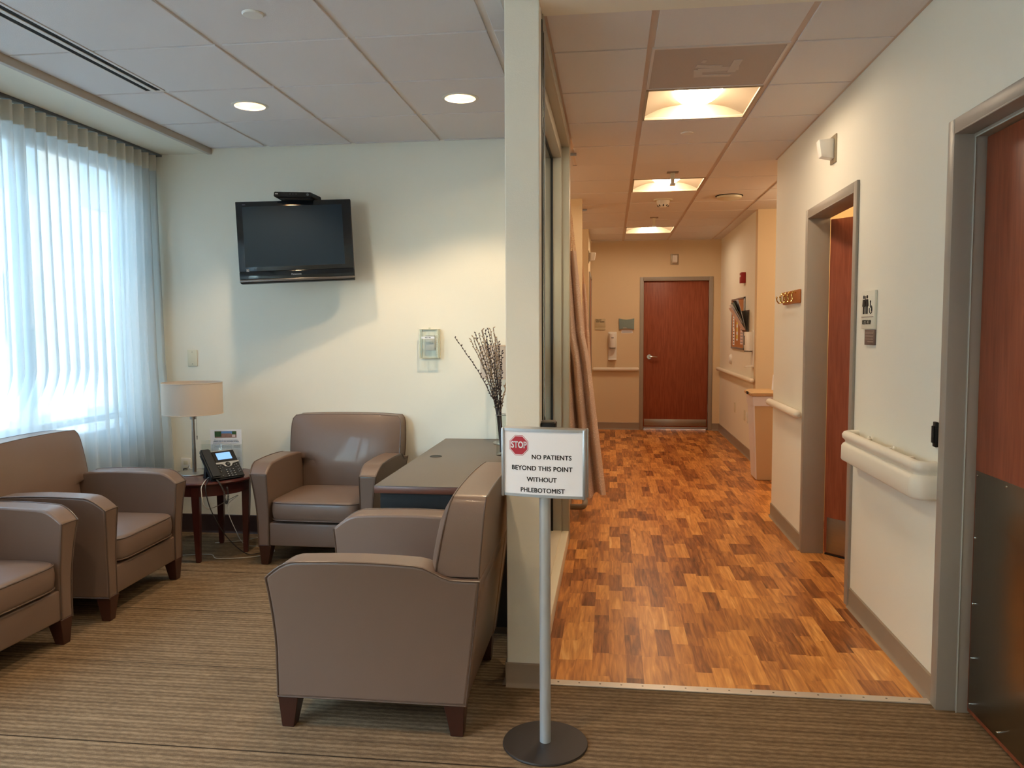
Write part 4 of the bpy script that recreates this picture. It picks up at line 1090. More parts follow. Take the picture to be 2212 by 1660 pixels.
# thermostat under clear guard
t = thing('thermostat', 'thermostat under a clear locking cover on the back wall', 'thermostat', (-1.188, 5.15, 1.320))
bm = nb(); box(bm, -.032, -.03, -.045, .032, 0, .055, .004); box(bm, -.02, -.033, .0, .02, -.03, .03, .001); obj('control_unit', bm, mat('greyed_white', srgb(200, 190, 180), .4), t)
bm = nb()
w, h, dd = .062, .095, .055
box(bm, -w, -dd, -h, w, -dd + .003, h, .001); box(bm, -w, -dd, -h, -w + .003, 0, h); box(bm, w - .003, -dd, -h, w, 0, h); box(bm, -w, -dd, h - .003, w, 0, h); box(bm, -w, -dd, -h, w, 0, -h + .003)
obj('clear_cover', bm, M['acrylic'], t, smooth=False)
bm = nb(); rr = [(-w, -h), (w, -h), (w, h), (-w, h)]
tube(bm, [(-w, -dd, -h), (w, -dd, -h), (w, -dd, h), (-w, -dd, h)], .0045, 8, closed=True); tube(bm, [(-w, -.006, -h), (w, -.006, -h), (w, -.006, h), (-w, -.006, h)], .005, 8, closed=True)
for k in range(14): box(bm, w - .014, -dd - .001, -h + .02 + k * .0115, w - .004, -dd + .001, -h + .026 + k * .0115)
cyl(bm, (0, -.03, h + .004), (0, -.03, h + .012), .006, n=12); obj('cover_rim', bm, mat('cloudy_acrylic', srgb(206, 204, 180), .25), t)
bm = nb(); box(bm, -.05, -dd - .0015, .034, .038, -dd - .0005, .048); obj('label_strip', bm, M['paper'], t, smooth=False)
bm = nb(); box(bm, -.026, -dd - .0022, .039, -.012, -dd - .0014, .043); box(bm, -.009, -dd - .0022, .039, -.004, -dd - .0014, .043); box(bm, .0, -dd - .0022, .039, .012, -dd - .0014, .043); obj('label_print', bm, M['ink'], t, smooth=False)

# cords on the floor
def smooth_path(P, n=10):
    P = [Vector(p) for p in P]; out = []
    for i in range(len(P) - 1):
        p0 = P[max(i - 1, 0)]; p1 = P[i]; p2 = P[i + 1]; p3 = P[min(i + 2, len(P) - 1)]
        for k in range(n):
            f = k / n; out.append(.5 * ((2 * p1) + (p2 - p0) * f + (2 * p0 - 5 * p1 + 4 * p2 - p3) * f * f + (3 * p1 - p0 - 3 * p2 + p3) * f ** 3))
    return out + [P[-1]]
bm = nb(); tube(bm, smooth_path([(-2.43, 4.50, .515), (-2.40, 4.42, .505), (-2.385, 4.365, .47), (-2.37, 4.40, .33), (-2.33, 4.50, .15), (-2.26, 4.60, .02), (-2.20, 4.66, .006), (-2.15, 4.72, .006)]), .003, 6)
tag(obj('phone_cable', bm, M['cord_dark']), 'dark cable dropping from the desk phone to the carpet', 'cable')
bm = nb(); tube(bm, smooth_path([(-2.445, 4.52, .512), (-2.42, 4.42, .505), (-2.41, 4.362, .46), (-2.40, 4.42, .34), (-2.50, 5.0, .30), (-2.62, 5.08, .20), (-2.52, 5.0, .05), (-2.38, 4.85, .006), (-2.2, 4.80, .006), (-2.12, 4.70, .006), (-2.2, 4.58, .006), (-2.4, 4.52, .006), (-2.5, 4.6, .006), (-2.7, 4.55, .006)]), .0026, 6)
tag(obj('extension_cord', bm, M['cord_white']), 'pale cord looping over the carpet beneath the side table', 'cord')
bm = nb(); tube(bm, smooth_path([(-2.6, 4.86, .006), (-2.45, 4.93, .006), (-2.38, 5.0, .008), (-2.33, 5.02, .015)]), .0026, 6); box(bm, -2.345, 5.0, .004, -2.315, 5.03, .028, .004)
tag(obj('loose_plug', bm, M['cord_white']), 'pale unplugged cord end lying at the base of the back wall', 'plug')
bm = nb(); tube(bm, smooth_path([(-2.70, 4.80, TZ + .008), (-2.76, 4.86, TZ + .004), (-2.84, 5.0, TZ + .0), (-2.90, 5.07, .46), (-2.935, 5.095, .447)]), .0026, 6)
tag(obj('lamp_cord', bm, M['cord_white']), 'pale cord running from the table lamp to the wall outlet', 'cord')

# ================================================================ SHEER CURTAIN
def sheer():
    t = thing('sheer_curtain', 'white sheer pleated curtain over the left window, floor length', 'curtain', (0, 0, 0))
    y0, y1 = 1.35, 5.14; P = .0865
    def xoff(y, z, back=0):
        k = (y1 - y) / P
        zz = max(0, min(1, (2.5 - z) / 2.4))
        ph = k + .35 * zz * noise.noise(Vector((y * 2.1, z * .25, 3)))*3 + .12 * math.sin(y * 5 + z)
        fr = ph - math.floor(ph)
        # pleat: sharp step on one side, slow return on the other
        w = (fr / .8 if fr < .8 else (1 - fr) / .2)
        am = .026 + .012 * zz * (1 + noise.noise(Vector((y * 3, z * .5, 9))))
        soft = .5 - .5 * math.cos(w * PI)
        x = -3.085 + am * (soft * 2 - 1)
        x += .012 * zz * noise.noise(Vector((y * 1.3, z * .8, 0)))
        if z < 1.2:
            f = min(1, (1.2 - z) / .28); f = f * f * (3 - 2 * f)
            g = 1 / (1 + math.exp((y - 4.36) / .04))
            x = x + (-3.160 + (x + 3.085) * .14 - x) * f * g
            x += .05 * min(1, (1.2 - z) / 1.0) * max(0, (y - 4.7) / .4)
        x = max(x, -3.168)
        return x
    def sheet(z0, z1, nz, dx=0):
        bm = nb(); ny = int((y1 - y0) / P * 14); rows = []
        for j in range(nz + 1):
            z = z0 + (z1 - z0) * j / nz
            rows.append([bm.verts.new((xoff(y0 + (y1 - y0) * i / ny, z) + dx, y0 + (y1 - y0) * i / ny, z)) for i in range(ny + 1)])
        for j in range(nz):
            for i in range(ny): bm.faces.new((rows[j][i], rows[j][i + 1], rows[j + 1][i + 1], rows[j + 1][i]))
        return bm
    obj('curtain_fabric', sheet(.03, 2.505, 34), M['sheer'], t, angle=80)
    obj('curtain_heading', sheet(2.495, 2.600, 3, .002), M['sheer_head'], t, angle=80)
    bm = nb(); box(bm, -3.105, y0, 2.603, -3.055, y1 + .01, 2.618, .002); obj('curtain_track', bm, mat('track_dark', srgb(88, 92, 98), .3, metal=.5), t)
sheer()

# ================================================================ FLOOR SIGN
SX, SY = -.214, 2.585
t = thing('floor_sign_stand', 'floor standing sign reading STOP no patients beyond this point', 'sign stand', (SX, SY, 0), (0, 0, R(-9.5)))
bm = nb(); lathe(bm, [(0, 0), (.143, 0), (.145, .003), (.143, .008), (.02, .0095), (0, .0095)], n=72); obj('base', bm, M['base_disc'], t)
bm = nb(); cyl(bm, (0, 0, .009), (0, 0, .90), .0188, n=32); obj('pole', bm, M['pole_grey'], t)
# bowed double sided frame
w, z0, z1 = .138, .858, 1.078
def bow(x, f): return f * (.020 + .010 * (1 - (x / w) ** 2))
fr = obj
def bowed(bm, x0, x1, za, zb, off0, off1, n=16, mi=0):
    A = [[bm.verts.new((x0 + (x1 - x0) * i / n, -bow(x0 + (x1 - x0) * i / n, 1) - o, z)) for i in range(n + 1)] for o in (off0, off1) for z in (za, zb)]
    a, b, c, d_ = A
    for i in range(n):
        for P, Q in ((c, d_), (b, a), (a, c), (d_, b)): bm.faces.new((P[i], P[i + 1], Q[i + 1], Q[i])).material_index = mi
    for i in (0, n): bm.faces.new((a[i], b[i], d_[i], c[i])).material_index = mi
bm = nb(); bowed(bm, -w + .004, w - .004, z0 + .004, z1 - .004, -.001, .0015); sheet_ = obj('sign_sheet', bm, M['paper'], t)
bm = nb()
bowed(bm, -w, w, z0 - .003, z0 + .006, -.002, .004); bowed(bm, -w, w, z1 - .005, z1 + .004, -.002, .004)
# lens shaped top and bottom plates
for za, zb in ((z0 - .004, z0 - .001), (z1 + .001, z1 + .004)):
    P = [(-w + 2 * w * i / 16, -bow(-w + 2 * w * i / 16, 1) + .002) for i in range(17)] + [(w - 2 * w * i / 16, bow(w - 2 * w * i / 16, 1) - .002) for i in range(17)]
    prism(bm, P, 'z', za, zb)
for s in (-1, 1):
    box(bm, s * w - .005, -.029, z0 - .005, s * w + .005, -.012, z1 + .005, .003); box(bm, s * w - .005, .012, z0 - .005, s * w + .005, .027, z1 + .005, .003)
    box(bm, s * w - .003, -.014, z0 - .004, s * w + .002, .014, z1 + .004)
obj('sign_frame', bm, M['alu'], t)
bm = nb(); bb = [(x, -bow(x, 1)) for x in [-w + 2 * w * i / 16 for i in range(17)]]
prism(bm, [(x, -y) for x, y in bb] + [(w - .004, .016), (-w + .004, .016)], 'z', z0, z1); obj('rear_panel', bm, M['alu'], t)
# lettering bent to the bowed sheet
def bend(o):
    for v in o.data.vertices:
        x = v.co.x * o.scale[0] + o.location.x; v_y = v.co.z
        v.co = Vector((x, -bow(x, 1) - .0018 - max(0, v_y), v.co.y + o.location.z))
    o.location = (0, 0, 0); o.rotation_euler = (0, 0, 0); o.scale = (1, 1, 1)
def sign_text(body, size, x, z, sx=1, m='ink', bold=.0005, align='CENTER', lift=0, name='lettering'):
    o = text(name, body, size, (x, 0, z), (0, 0, 0), M[m], t, bold=bold, sx=sx, align=align, ext=.0003)
    bend(o)
    if lift:
        for v in o.data.vertices: v.co.y -= lift
    return o
sign_text('NO PATIENTS', .0212, .0295, .9885, .98); sign_text('BEYOND THIS POINT', .0212, -.004, .9505, .985)
sign_text('WITHOUT', .0212, -.003, .9135, .98); sign_text('PHLEBOTOMIST', .0212, -.001, .8775, .965)
bm = nb(); cxs, czs, rs = -.0815, 1.0255, .0355
for rr_, off, mi in ((rs, .0017, 0), (rs * .955, .0020, 1), (rs * .90, .0023, 0)):
    P = []
    for k in range(8):
        a = PI / 8 + k * PI / 4; x = cxs + rr_ * math.cos(a); P.append(bm.verts.new((x, -bow(x, 1) - off - .0002, czs + rr_ * 1.02 * math.sin(a))))
    bm.faces.new(P).material_index = mi
obj('stop_octagon', bm, [M['stop_red'], M['paper']], t, smooth=False)
sign_text('STOP', .031, cxs, czs + .001, .72, 'paper', .0011, lift=.0012, name='stop_lettering')

# ================================================================ BARRIER UNITS
t = thing('belt_barrier', 'black wall mounted belt barrier unit on the column behind the stop sign', 'belt barrier', (-.268, 3.07, .99))
bm = nb(); box(bm, 0, -.045, -.07, .060, .03, .058, .006); obj('housing', bm, M['black'], t)
bm = nb(); box(bm, .058, -.03, -.05, .083, .02, .034, .004); obj('belt_end', bm, M['black'], t)
bm = nb(); box(bm, .002, -.038, .0565, .056, .024, .0615, .002); box(bm, -.006, -.047, .01, .002, -.044, .03); obj('cap', bm, mat('grey_cap', srgb(96, 88, 76), .4), t)
t = thing('belt_clip', 'black belt receiver clip on the right wall beside the near door frame', 'belt clip', (1.21, 3.085, 1.012))
bm = nb(); box(bm, -.012, -.014, -.047, 0, .014, .047, .003); obj('plate', bm, M['black'], t)
bm = nb(); box(bm, -.019, -.008, -.032, -.012, .008, .032, .002); obj('slot', bm, M['black_matte'], t)

# ================================================================ HANDRAILS
def rail_profile_sweep(bm, path, prof):
    """path: list of (point, outward dir); prof: list of (out, z) closed"""
    rings = []
    for p, n_ in path:
        p = Vector(p); n_ = Vector(n_)
        rings.append([bm.verts.new(p + n_ * a + Vector((0, 0, z))) for a, z in prof])
    k = len(prof)
    for A, B in zip(rings, rings[1:]):
        for i in range(k): bm.faces.new((A[i], A[(i + 1) % k], B[(i + 1) % k], B[i]))
    bm.faces.new(rings[0]); bm.faces.new(rings[-1][::-1])
def bumper_prof(scale=1):
    P = []
    for k in range(9):                       # rounded grip on top
        a = R(200 - k * 32.5); P.append((.030 + .020 * math.cos(a), .118 + .024 * math.sin(a)))
    P = [(.012, .10), (.010, .125), (.018, .141), (.032, .146), (.046, .141), (.054, .128), (.052, .112), (.040, .100), (.038, .092), (.050, .082), (.056, .072), (.057, .010), (.052, .002), (.040, -.002), (.008, -.002), (.006, .05)]
    return P
t = thing('crash_rail_handrail', 'large cream bumper handrail between the restroom door and the near door', 'handrail', (1.21, 3.0, .765))
bm = nb(); P = bumper_prof()
L0, L1 = .115, .985
path = [((0, L0 + .0, 0), (-1.5, 0, 0))]
path = [((-.03, L0, 0), (-1, 0, 0)), ((-.03, L1, 0), (-1, 0, 0))]
rail_profile_sweep(bm, path, P); obj('rail', bm, M['vinyl'], t, angle=60)
# returns at both ends
bm = nb(); path = []
for k in range(9):
    a = R(90 * k / 8); path.append(((-.03 + 0, L0 - .001, 0), (-math.cos(a), -math.sin(a), 0)))
rail_profile_sweep(bm, path, P)
path = [((-.03, L0 - .0012, 0), (0, -1, 0)), ((.0, L0 - .0012, 0), (0, -1, 0))]
rail_profile_sweep(bm, path, P)
obj('corner_return', bm, M['vinyl'], t, angle=60)
bm = nb(); path = []
for k in range(9):
    a = R(90 * k / 8); path.append(((-.03, L1 + .001, 0), (-math.cos(a), math.sin(a), 0)))
rail_profile_sweep(bm, path, P); rail_profile_sweep(bm, [((-.03, L1 + .0012, 0), (0, 1, 0)), ((0, L1 + .0012, 0), (0, 1, 0))], P)
obj('corner_return', bm, M['vinyl'], t, angle=60)
for y in (.3, .55, .82):
    bm = nb(); box(bm, -.044, y - .012, .03, 0, y + .012, .13, .004); obj('bracket', bm, M['vinyl'], t)
for y in (.42, .74):
    bm = nb(); lathe(bm, [(0, .012), (.006, .010), (.01, .0)], (-.035, y, .142), 12); obj('rivet', bm, M['vinyl'], t)
def round_rail(ax, p, a0, a1, z, label, r=.025, sgn=-1):
    t = thing('wall_handrail', label, 'handrail', (p, a0, z) if ax == 'y' else (a0, p, z), group='round cream wall handrails')
    n_ = 10; L = a1 - a0; pr = []
    for k in range(6): a = PI / 2 * k / 5; pr.append((r * math.sin(a), -r * .9 * math.cos(a)))
    bm = nb(); o = .034
    P3 = (lambda u: (sgn * o, u, 0)) if ax == 'y' else (lambda u: (u, sgn * o, 0))
    us = [.0, .004, .012, .022] + [L * k / 6 for k in range(1, 6)] + [L - .022, L - .012, L - .004, L]
    us = sorted(u for u in us)
    rs_ = [r * (math.sin(math.acos(max(-1, min(1, 1 - min(u, L - u) / .024)))) if min(u, L - u) < .024 else 1) + .001 for u in us]
    tube(bm, [P3(u) for u in us], rs_, 20)
    obj('rail', bm, M['vinyl'], t, angle=60)
    for u in (L * .2, L * .8):
        bm = nb()
        if ax == 'y': box(bm, min(sgn * o, 0), u - .015, -.02, max(sgn * o, 0), u + .015, .012, .003)
        else: box(bm, u - .015, min(sgn * o, 0), -.02, u + .015, max(sgn * o, 0), .012, .003)
        obj('bracket', bm, M['vinyl'], t)
    return t
round_rail('y', 1.21, 5.12, 6.045, .868, 'short round cream handrail on the right wall before the alcove corner')
round_rail('y', 1.51, 8.48, 11.15, .868, 'cream handrail on the far right wall under the bulletin board')
round_rail('x', 11.19, -.25, .405, .855, 'cream handrail on the end wall left of the closed door')
bm = nb(); box(bm, 1.41, 11.184, 0.1, 1.51, 11.19, .868); o = struct('trim_4', bm, M['wall_tan']); 

# ================================================================ RIGHT WALL THINGS
# coat hook rack
t = thing('coat_hook_rack', 'small wooden rack with brass hooks on the right wall', 'coat hooks', (1.21, 5.475, 1.618))
bm = nb(); box(bm, -.018, -.235, -.044, 0, .235, .044, .006); obj('board', bm, M['oak'], t)
for i in range(4):
    y = -.165 + i * .11; bm = nb()
    tube(bm, smooth_path([(-.018, y, .022), (-.034, y, .03), (-.045, y, .012), (-.04, y, -.02), (-.055, y, -.034), (-.07, y, -.016), (-.072, y, .002)], 5), .004, 8); ball(bm, (-.072, y, .006), .007, 10); ball(bm, (-.035, y, .034), .006, 10)
    obj('hook', bm, M['brass'], t)
# restroom sign
t = thing('restroom_sign', 'white restroom sign with figures beside the restroom door', 'sign', (1.21, 3.885, 1.488))
bm = nb(); box(bm, -.012, -.095, -.082, 0, .095, .096, .002); obj('panel', bm, mat('sign_white', srgb(226, 222, 204), .5), t)
bm = nb(); box(bm, -.014, -.082, -.028, -.011, .085, -.024); obj('divider', bm, M['frame_paint'], t, smooth=False)
def fig(bm, y, woman):
    x0, x1 = -.0145, -.0118
    cyl(bm, (x0, y, .068), (x1, y, .068), .008, n=16)
    if woman: prism(bm, [(y - .007, .056), (y + .007, .056), (y + .016, .022), (y - .016, .022)], 'x', x0, x1)
    else: box(bm, x0, y - .010, .020, x1, y + .010, .057)
    for s in (-1, 1): box(bm, x0, y + s * .0045 - .0035, -.012, x1, y + s * .0045 + .0035, .024)
    for s in (-1, 1):
        prism(bm, [(y + s * .008, .056), (y + s * .0125, .055), (y + s * .0185, .026), (y + s * .0145, .024)] if s > 0 else [(y - .0145, .024), (y - .0185, .026), (y - .0125, .055), (y - .008, .056)], 'x', x0, x1)
bm = nb(); fig(bm, .056, True); fig(bm, .008, False); box(bm, -.0145, .030, -.012, -.0118, .033, .072)
cyl(bm, (-.0145, -.040, .044), (-.0118, -.040, .044), .006, n=14); box(bm, -.0145, -.043, .018, -.0118, -.037, .038); box(bm, -.0145, -.056, .016, -.0118, -.038, .021); box(bm, -.0145, -.060, .0, -.0118, -.055, .021)
tube(bm, [(-.0128, -.045 + .019 * math.cos(R(a)), .008 + .019 * math.sin(R(a))) for a in range(120, 400, 20)], .002, 6)
obj('pictograms', bm, M['ink'], t, smooth=False)
text('lettering', 'RESTROOM', .03, (-.0125, .012, -.052), FX, mat('sign_letter', srgb(82, 76, 68), .5), t, bold=.0006, sx=.78)
t = thing('small_plaque', 'small brown plaque under the restroom sign', 'plaque', (1.21, 3.865, 1.366))
bm = nb(); box(bm, -.008, -.07, -.036, 0, .07, .036, .001); obj('panel', bm, M['plaque'], t)
bm = nb()
for z in (.018, .004, -.010, -.022): box(bm, -.0088, -.055, z, -.0076, .055 - (.03 if z < -.015 else 0), z + .004)
obj('small_print', bm, mat('plaque_print', srgb(158, 140, 130), .5), t, smooth=False)

# ================================================================ ALCOVE: bin, tent card
t = thing('waste_bin', 'tall tan waste bin with pale liner in the right side alcove', 'waste bin', (1.50, 7.62, 0))
def frustum(bm, a0, b0, z0, a1, b1, z1, mi=0, bev=.006):
    A = [bm.verts.new((sx * a0, sy * b0, z0)) for sx, sy in ((-1, -1), (1, -1), (1, 1), (-1, 1))]; B = [bm.verts.new((sx * a1, sy * b1, z1)) for sx, sy in ((-1, -1), (1, -1), (1, 1), (-1, 1))]
    fs = [bm.faces.new((A[i], A[(i + 1) % 4], B[(i + 1) % 4], B[i])) for i in range(4)] + [bm.faces.new(A[::-1]), bm.faces.new(B)]
    for f in fs: f.material_index = mi
    if bev: bmesh.ops.bevel(bm, geom=list({e for f in fs for e in f.edges}), offset=bev, segments=2, affect='EDGES')
bm = nb(); frustum(bm, .145, .13, 0, .185, .17, .78); obj('bin_body', bm, M['can_tan'], t)
bm = nb(); frustum(bm, .148, .128, .01, .1875, .166, .74, bev=.002)
for v in bm.verts:
    if v.co.x > 0: v.co.x = -.12 - v.co.x * .02
frustum(bm, .19, .175, .70, .196, .181, .79, bev=.004); obj('liner', bm, M['liner'], t)
bm = nb(); frustum(bm, .205, .19, .79, .215, .2, .818, bev=.006); frustum(bm, .215, .20, .818, .17, .16, .838, bev=.006); obj('lid', bm, M['can_tan'], t)
bm = nb(); box(bm, -.221, -.05, .80, -.214, .03, .826, .002); obj('lid_latch', bm, M['black'], t)
bm = nb(); box(bm, .04, -.18, .0, .10, -.14, .02, .002); box(bm, .06, -.145, .02, .09, -.13, .16, .002); obj('pedal', bm, M['chrome'], t)
t = thing('tent_card', 'white printed card standing on the tan waste bin lid', 'card', (1.565, 7.60, .838), (0, 0, R(12)))
bm = nb(); prism(bm, [(-.02, 0), (.03, 0), (.005, .145), (.002, .145)], 'x', -.055, .055); obj('card', bm, M['paper'], t, smooth=False)
bm = nb()
for z in (.045, .06, .075, .09, .105, .118):
    y = -.0205 + .022 * z / .145 - .0006; box(bm, -.035 + (.0 if z > .11 else .008), y, z, .035 - (0 if z > .11 else .012), y + .0016, z + .004)
obj('small_print', bm, M['ink_grey'], t, smooth=False)

# ================================================================ FAR RIGHT WALL THINGS
t = thing('fire_alarm', 'small red fire alarm pull on the far right wall', 'fire alarm', (1.51, 9.23, 1.99))
bm = nb(); box(bm, -.05, -.06, -.06, 0, .06, .06, .005); obj('housing', bm, M['red'], t)
bm = nb(); box(bm, -.053, -.035, .01, -.049, .035, .03); obj('label_strip', bm, M['white'], t, smooth=False)
t = thing('bulletin_board', 'framed cork bulletin board with notices on the far right wall', 'bulletin board', (1.51, 9.62, 1.475))
bm = nb(); box(bm, -.012, -.44, -.29, -.002, .44, .29); obj('cork', bm, M['cork'], t, smooth=False)
bm = nb()
for y0_, y1_, za, zb in ((-.46, .46, .28, .30), (-.46, .46, -.30, -.28), (-.46, -.44, -.30, .30), (.44, .46, -.30, .30)): box(bm, -.02, y0_, za, 0, y1_, zb, .002)
obj('frame', bm, M['alu'], t)
notices = [(.30, .10, .12, .32, 'paper', 'white notice at the upper far end of the cork board'), (.28, -.16, .13, .20, 'paper', 'white notice with dark bars low at the far end of the cork board'), (.02, .02, .10, .44, 'paper', 'tall notice with yellow bands in the middle of the cork board'), (-.30, -.10, .18, .28, 'pink', 'pale pink notice low at the near end of the cork board')]
for y, z, w, h, m_, lab in notices:
    q = thing('pinned_notice', lab, 'notice', (1.51 - .0125, 9.62 + y, 1.475 + z))
    bm = nb(); box(bm, -.0012, -w / 2, -h / 2, 0, w / 2, h / 2); obj('sheet', bm, M[m_], q, smooth=False)
    bm = nb()
    if 'yellow' in lab:
        for k in range(5): box(bm, -.002, -w / 2 + .008, -h / 2 + .02 + k * .085, -.001, w / 2 - .008, -h / 2 + .07 + k * .085)
        obj('yellow_bands', bm, M['yellow'], q, smooth=False)
    else:
        for k in range(int(h / .035)): box(bm, -.002, -w / 2 + .015, -h / 2 + .02 + k * .035, -.001, w / 2 - .02, -h / 2 + .03 + k * .035)
        obj('small_print', bm, M['ink'] if 'dark bars' in lab else M['ink_grey'], q, smooth=False)
# wall file holder with papers
t = thing('wall_file_rack', 'grey wall file pocket stuffed with leaning papers beside the bulletin board', 'file rack', (1.51, 9.02, 1.50), (0, 0, 0))
bm = nb(); prism(bm, [(-.135, -.13), (-.03, -.13), (.0, .05), (.0, -.13)][:0] or [(-.02, -.12), (-.002, -.12), (-.002, .12), (-.006, .12)], 'y', -.13, .13)
prism(bm, [(-.03, -.12), (-.02, -.12), (-.115, .10), (-.125, .10)][::-1], 'y', -.13, .13); prism(bm, [(-.03, -.12), (-.002, -.12), (-.002, .12), (-.125, .10)], 'y', .126, .130)
obj('pocket', bm, mat('smoked_acrylic', srgb(92, 88, 84), .2), t, smooth=False)
for k, (tilt, m_, hh) in enumerate(((.50, 'paper', .33), (.42, 'slate', .34), (.34, 'ink', .35), (.26, 'paper', .35), (.55, 'pink', .30))):
    q = thing('paper_folder', ['white papers leaning out of the wall file pocket', 'grey folder leaning in the wall file pocket', 'black folder leaning in the wall file pocket', 'white folder upright at the back of the wall file pocket', 'pale pink sheet foremost in the wall file pocket'][k], 'folder', (1.51 - .026 - .002 * k, 9.02 + random.uniform(-.01, .01), 1.392))
    bm = nb(); dx = -math.sin(tilt) * hh; dz = math.cos(tilt) * hh
    prism(bm, [(0, 0), (dx, dz), (dx + .003, dz + .002), (.003, .001)], 'y', -.11, .11); obj('sheets', bm, M[m_], q, smooth=False)

def sanitizer(loc, rot, label, logo=True):
    t = thing('sanitizer_dispenser', label, 'dispenser', loc, rot, group='wall hand sanitizer dispensers')
    bm = nb(); box(bm, -.06, -.012, -.21, .06, 0, .19, .006); prism(bm, [(0, -.20), (-.085, -.205), (-.09, -.198), (-.01, -.185)], 'x', -.055, .055, bev=.002); obj('backplate', bm, M['white'], t)
    bm = nb(); P = []
    for k in range(17):
        a = PI * k / 16; P.append((-.05 * math.cos(a), -.012 - .085 * math.sin(a) ** .6))
    prism(bm, P, 'z', -.03, .17, bev=.008); obj('dispenser_body', bm, M['white'], t)
    bm = nb(); lathe(bm, [(0, -.01), (.036, -.008), (.044, 0), (.044, .006)], (0, -.055, -.034), 24); obj('nozzle_window', bm, mat('grey_nozzle', srgb(120, 116, 110), .2), t)
    if logo:
        bm = nb(); box(bm, -.016, -.1, .098, .022, -.094, .122, .003); obj('logo_plate', bm, M['white'], t)
        text('logo_lettering', 'Dial', .02, (.0, -.1008, .11), FY, M['ink'], t, bold=.0005)
    else:
        bm = nb(); box(bm, -.012, -.1, .03, .012, -.092, .13, .003); obj('level_window', bm, M['black'], t)
    return t
sanitizer((.03, 11.19, 1.19), (0, 0, 0), 'white hand sanitizer dispenser on the end wall left of the door')
sanitizer((1.51, 8.62, 1.21), (0, 0, -PI / 2), 'white hand sanitizer dispenser on the far right wall at the alcove corner', False)
bm = nb(); lathe(bm, [(0, .03), (.045, .028), (.062, .012), (.064, 0), (0, 0)], n=32)
o = obj('round_door_chime', bm, M['white']); o.location = (1.51, 10.15, 1.035); o.rotation_euler = (0, -PI / 2, 0); tag(o, 'round white disc on the far right wall below the bulletin board', 'wall disc')
wall_plate('power_outlet', (1.51, 9.80, .46), (0, 0, -PI / 2), .075, .12, 'outlet farthest along the far right wall, nearest the end door', 'outlet', 'ivory', group=None)
wall_plate('power_outlet', (1.51, 9.10, .44), (0, 0, -PI / 2), .075, .12, 'left one of the paired outlets behind the tan waste bin', 'outlet', 'ivory')
wall_plate('power_outlet', (1.51, 8.94, .43), (0, 0, -PI / 2), .075, .12, 'right one of the paired outlets closest to the tan waste bin', 'outlet', 'white')

# ================================================================ END WALL THINGS
t = thing('room_sign', 'small tan room sign with dark lettering on the end wall', 'sign', (-.142, 11.19, 1.484))
bm = nb(); box(bm, -.074, -.008, -.04, .074, 0, .08, .001); box(bm, -.074, -.008, -.078, .074, 0, -.042, .001); obj('panel', bm, M['stone'], t)
text('lettering', 'DRAW/\nTEST EXAM', .026, (-.058, -.0088, .05), FY, M['ink'], t, bold=.0007, align='LEFT', sx=.85)
t = thing('notice_holder', 'blue grey curved wall holder left of the end door', 'wall holder', (.226, 11.19, 1.49))
bm = nb(); P = [(-.106, .078), (-.05, .066), (0, .062), (.05, .066), (.106, .078), (.104, -.078), (.05, -.066), (0, -.062), (-.05, -.066), (-.104, -.078)]
P = [(x, z if z > 0 else z + 0) for x, z in P]; prism(bm, [(x, z) for x, z in P][::-1], 'y', -.028, 0, bev=.002); obj('panel', bm, M['slate'], t)
bm = nb(); box(bm, -.05, -.0292, -.058, .0, -.0276, -.052); obj('white_mark', bm, M['white'], t, smooth=False)
t = thing('label_card', 'small white label on the end wall under the blue grey holder', 'label', (.233, 11.19, 1.388))
bm = nb(); box(bm, -.078, -.003, -.025, .078, 0, .022); obj('card', bm, M['paper'], t, smooth=False)
bm = nb(); 
for z in (-.016, -.006, .004): box(bm, -.068, -.004, z, .066, -.0028, z + .004)
obj('small_print', bm, M['ink_grey'], t, smooth=False)

# ================================================================ DRAW BAY CURTAINS
def bay_curtain(label, Y, edge, ztop, zbot, width, folds, seed, depth=.06):
    t = thing('privacy_curtain', label, 'privacy curtain', (0, Y, 0), group='dotted privacy curtains of the draw bays')
    def ex(z):
        for (za, xa), (zb, xb) in zip(edge, edge[1:]):
            if za >= z >= zb: return xa + (xb - xa) * (za - z) / (za - zb)
        return edge[-1][1] if z < edge[-1][0] else edge[0][1]
    def sheet(z1, z0, nz):
        bm = nb(); ns = folds * 12; rows = []
        for j in range(nz + 1):
            z = z1 + (z0 - z1) * j / nz; f = (2.6 - z) / 2.4
            wd = width * (.55 + .45 * f)
            row = []
            for i in range(ns + 1):
                s = i / ns
                x = ex(z) - wd * (1 - s)
                ph_ = s * folds * 2 * PI + .5 * math.sin(z * 1.3 + seed)
                y = depth * (.5 + .5 * f) * math.sin(ph_) + .02 * math.sin(ph_ * .5 + seed)
                x += .012 * math.cos(ph_) * (1 - s * .9)
                zz = z - (.02 * math.sin(ph_ * .5) if z <= zbot + .001 else 0)
                row.append(bm.verts.new((x, y, zz)))
            rows.append(row)
        for j in range(nz):
            for i in range(ns): bm.faces.new((rows[j][i], rows[j][i + 1], rows[j + 1][i + 1], rows[j + 1][i]))
        return bm
    obj('curtain_fabric', sheet(ztop, zbot, 24), M['dots'], t, angle=80)
    obj('mesh_top', sheet(2.60, ztop, 8), M['net'], t, angle=80)
    bm = nb(); box(bm, -2.0, -.008, 2.625, -.24, .008, 2.645, .002); obj('curtain_track', bm, M['alu'], t)
    return t
bay_curtain('taupe dotted privacy curtain spilling into the corridor behind the glazed partition', 5.62, [(2.6, -.31), (2.29, -.280), (1.965, -.243), (1.385, -.185), (1.19, -.145), (.2, -.024)], 1.965, .22, .36, 4, 1)
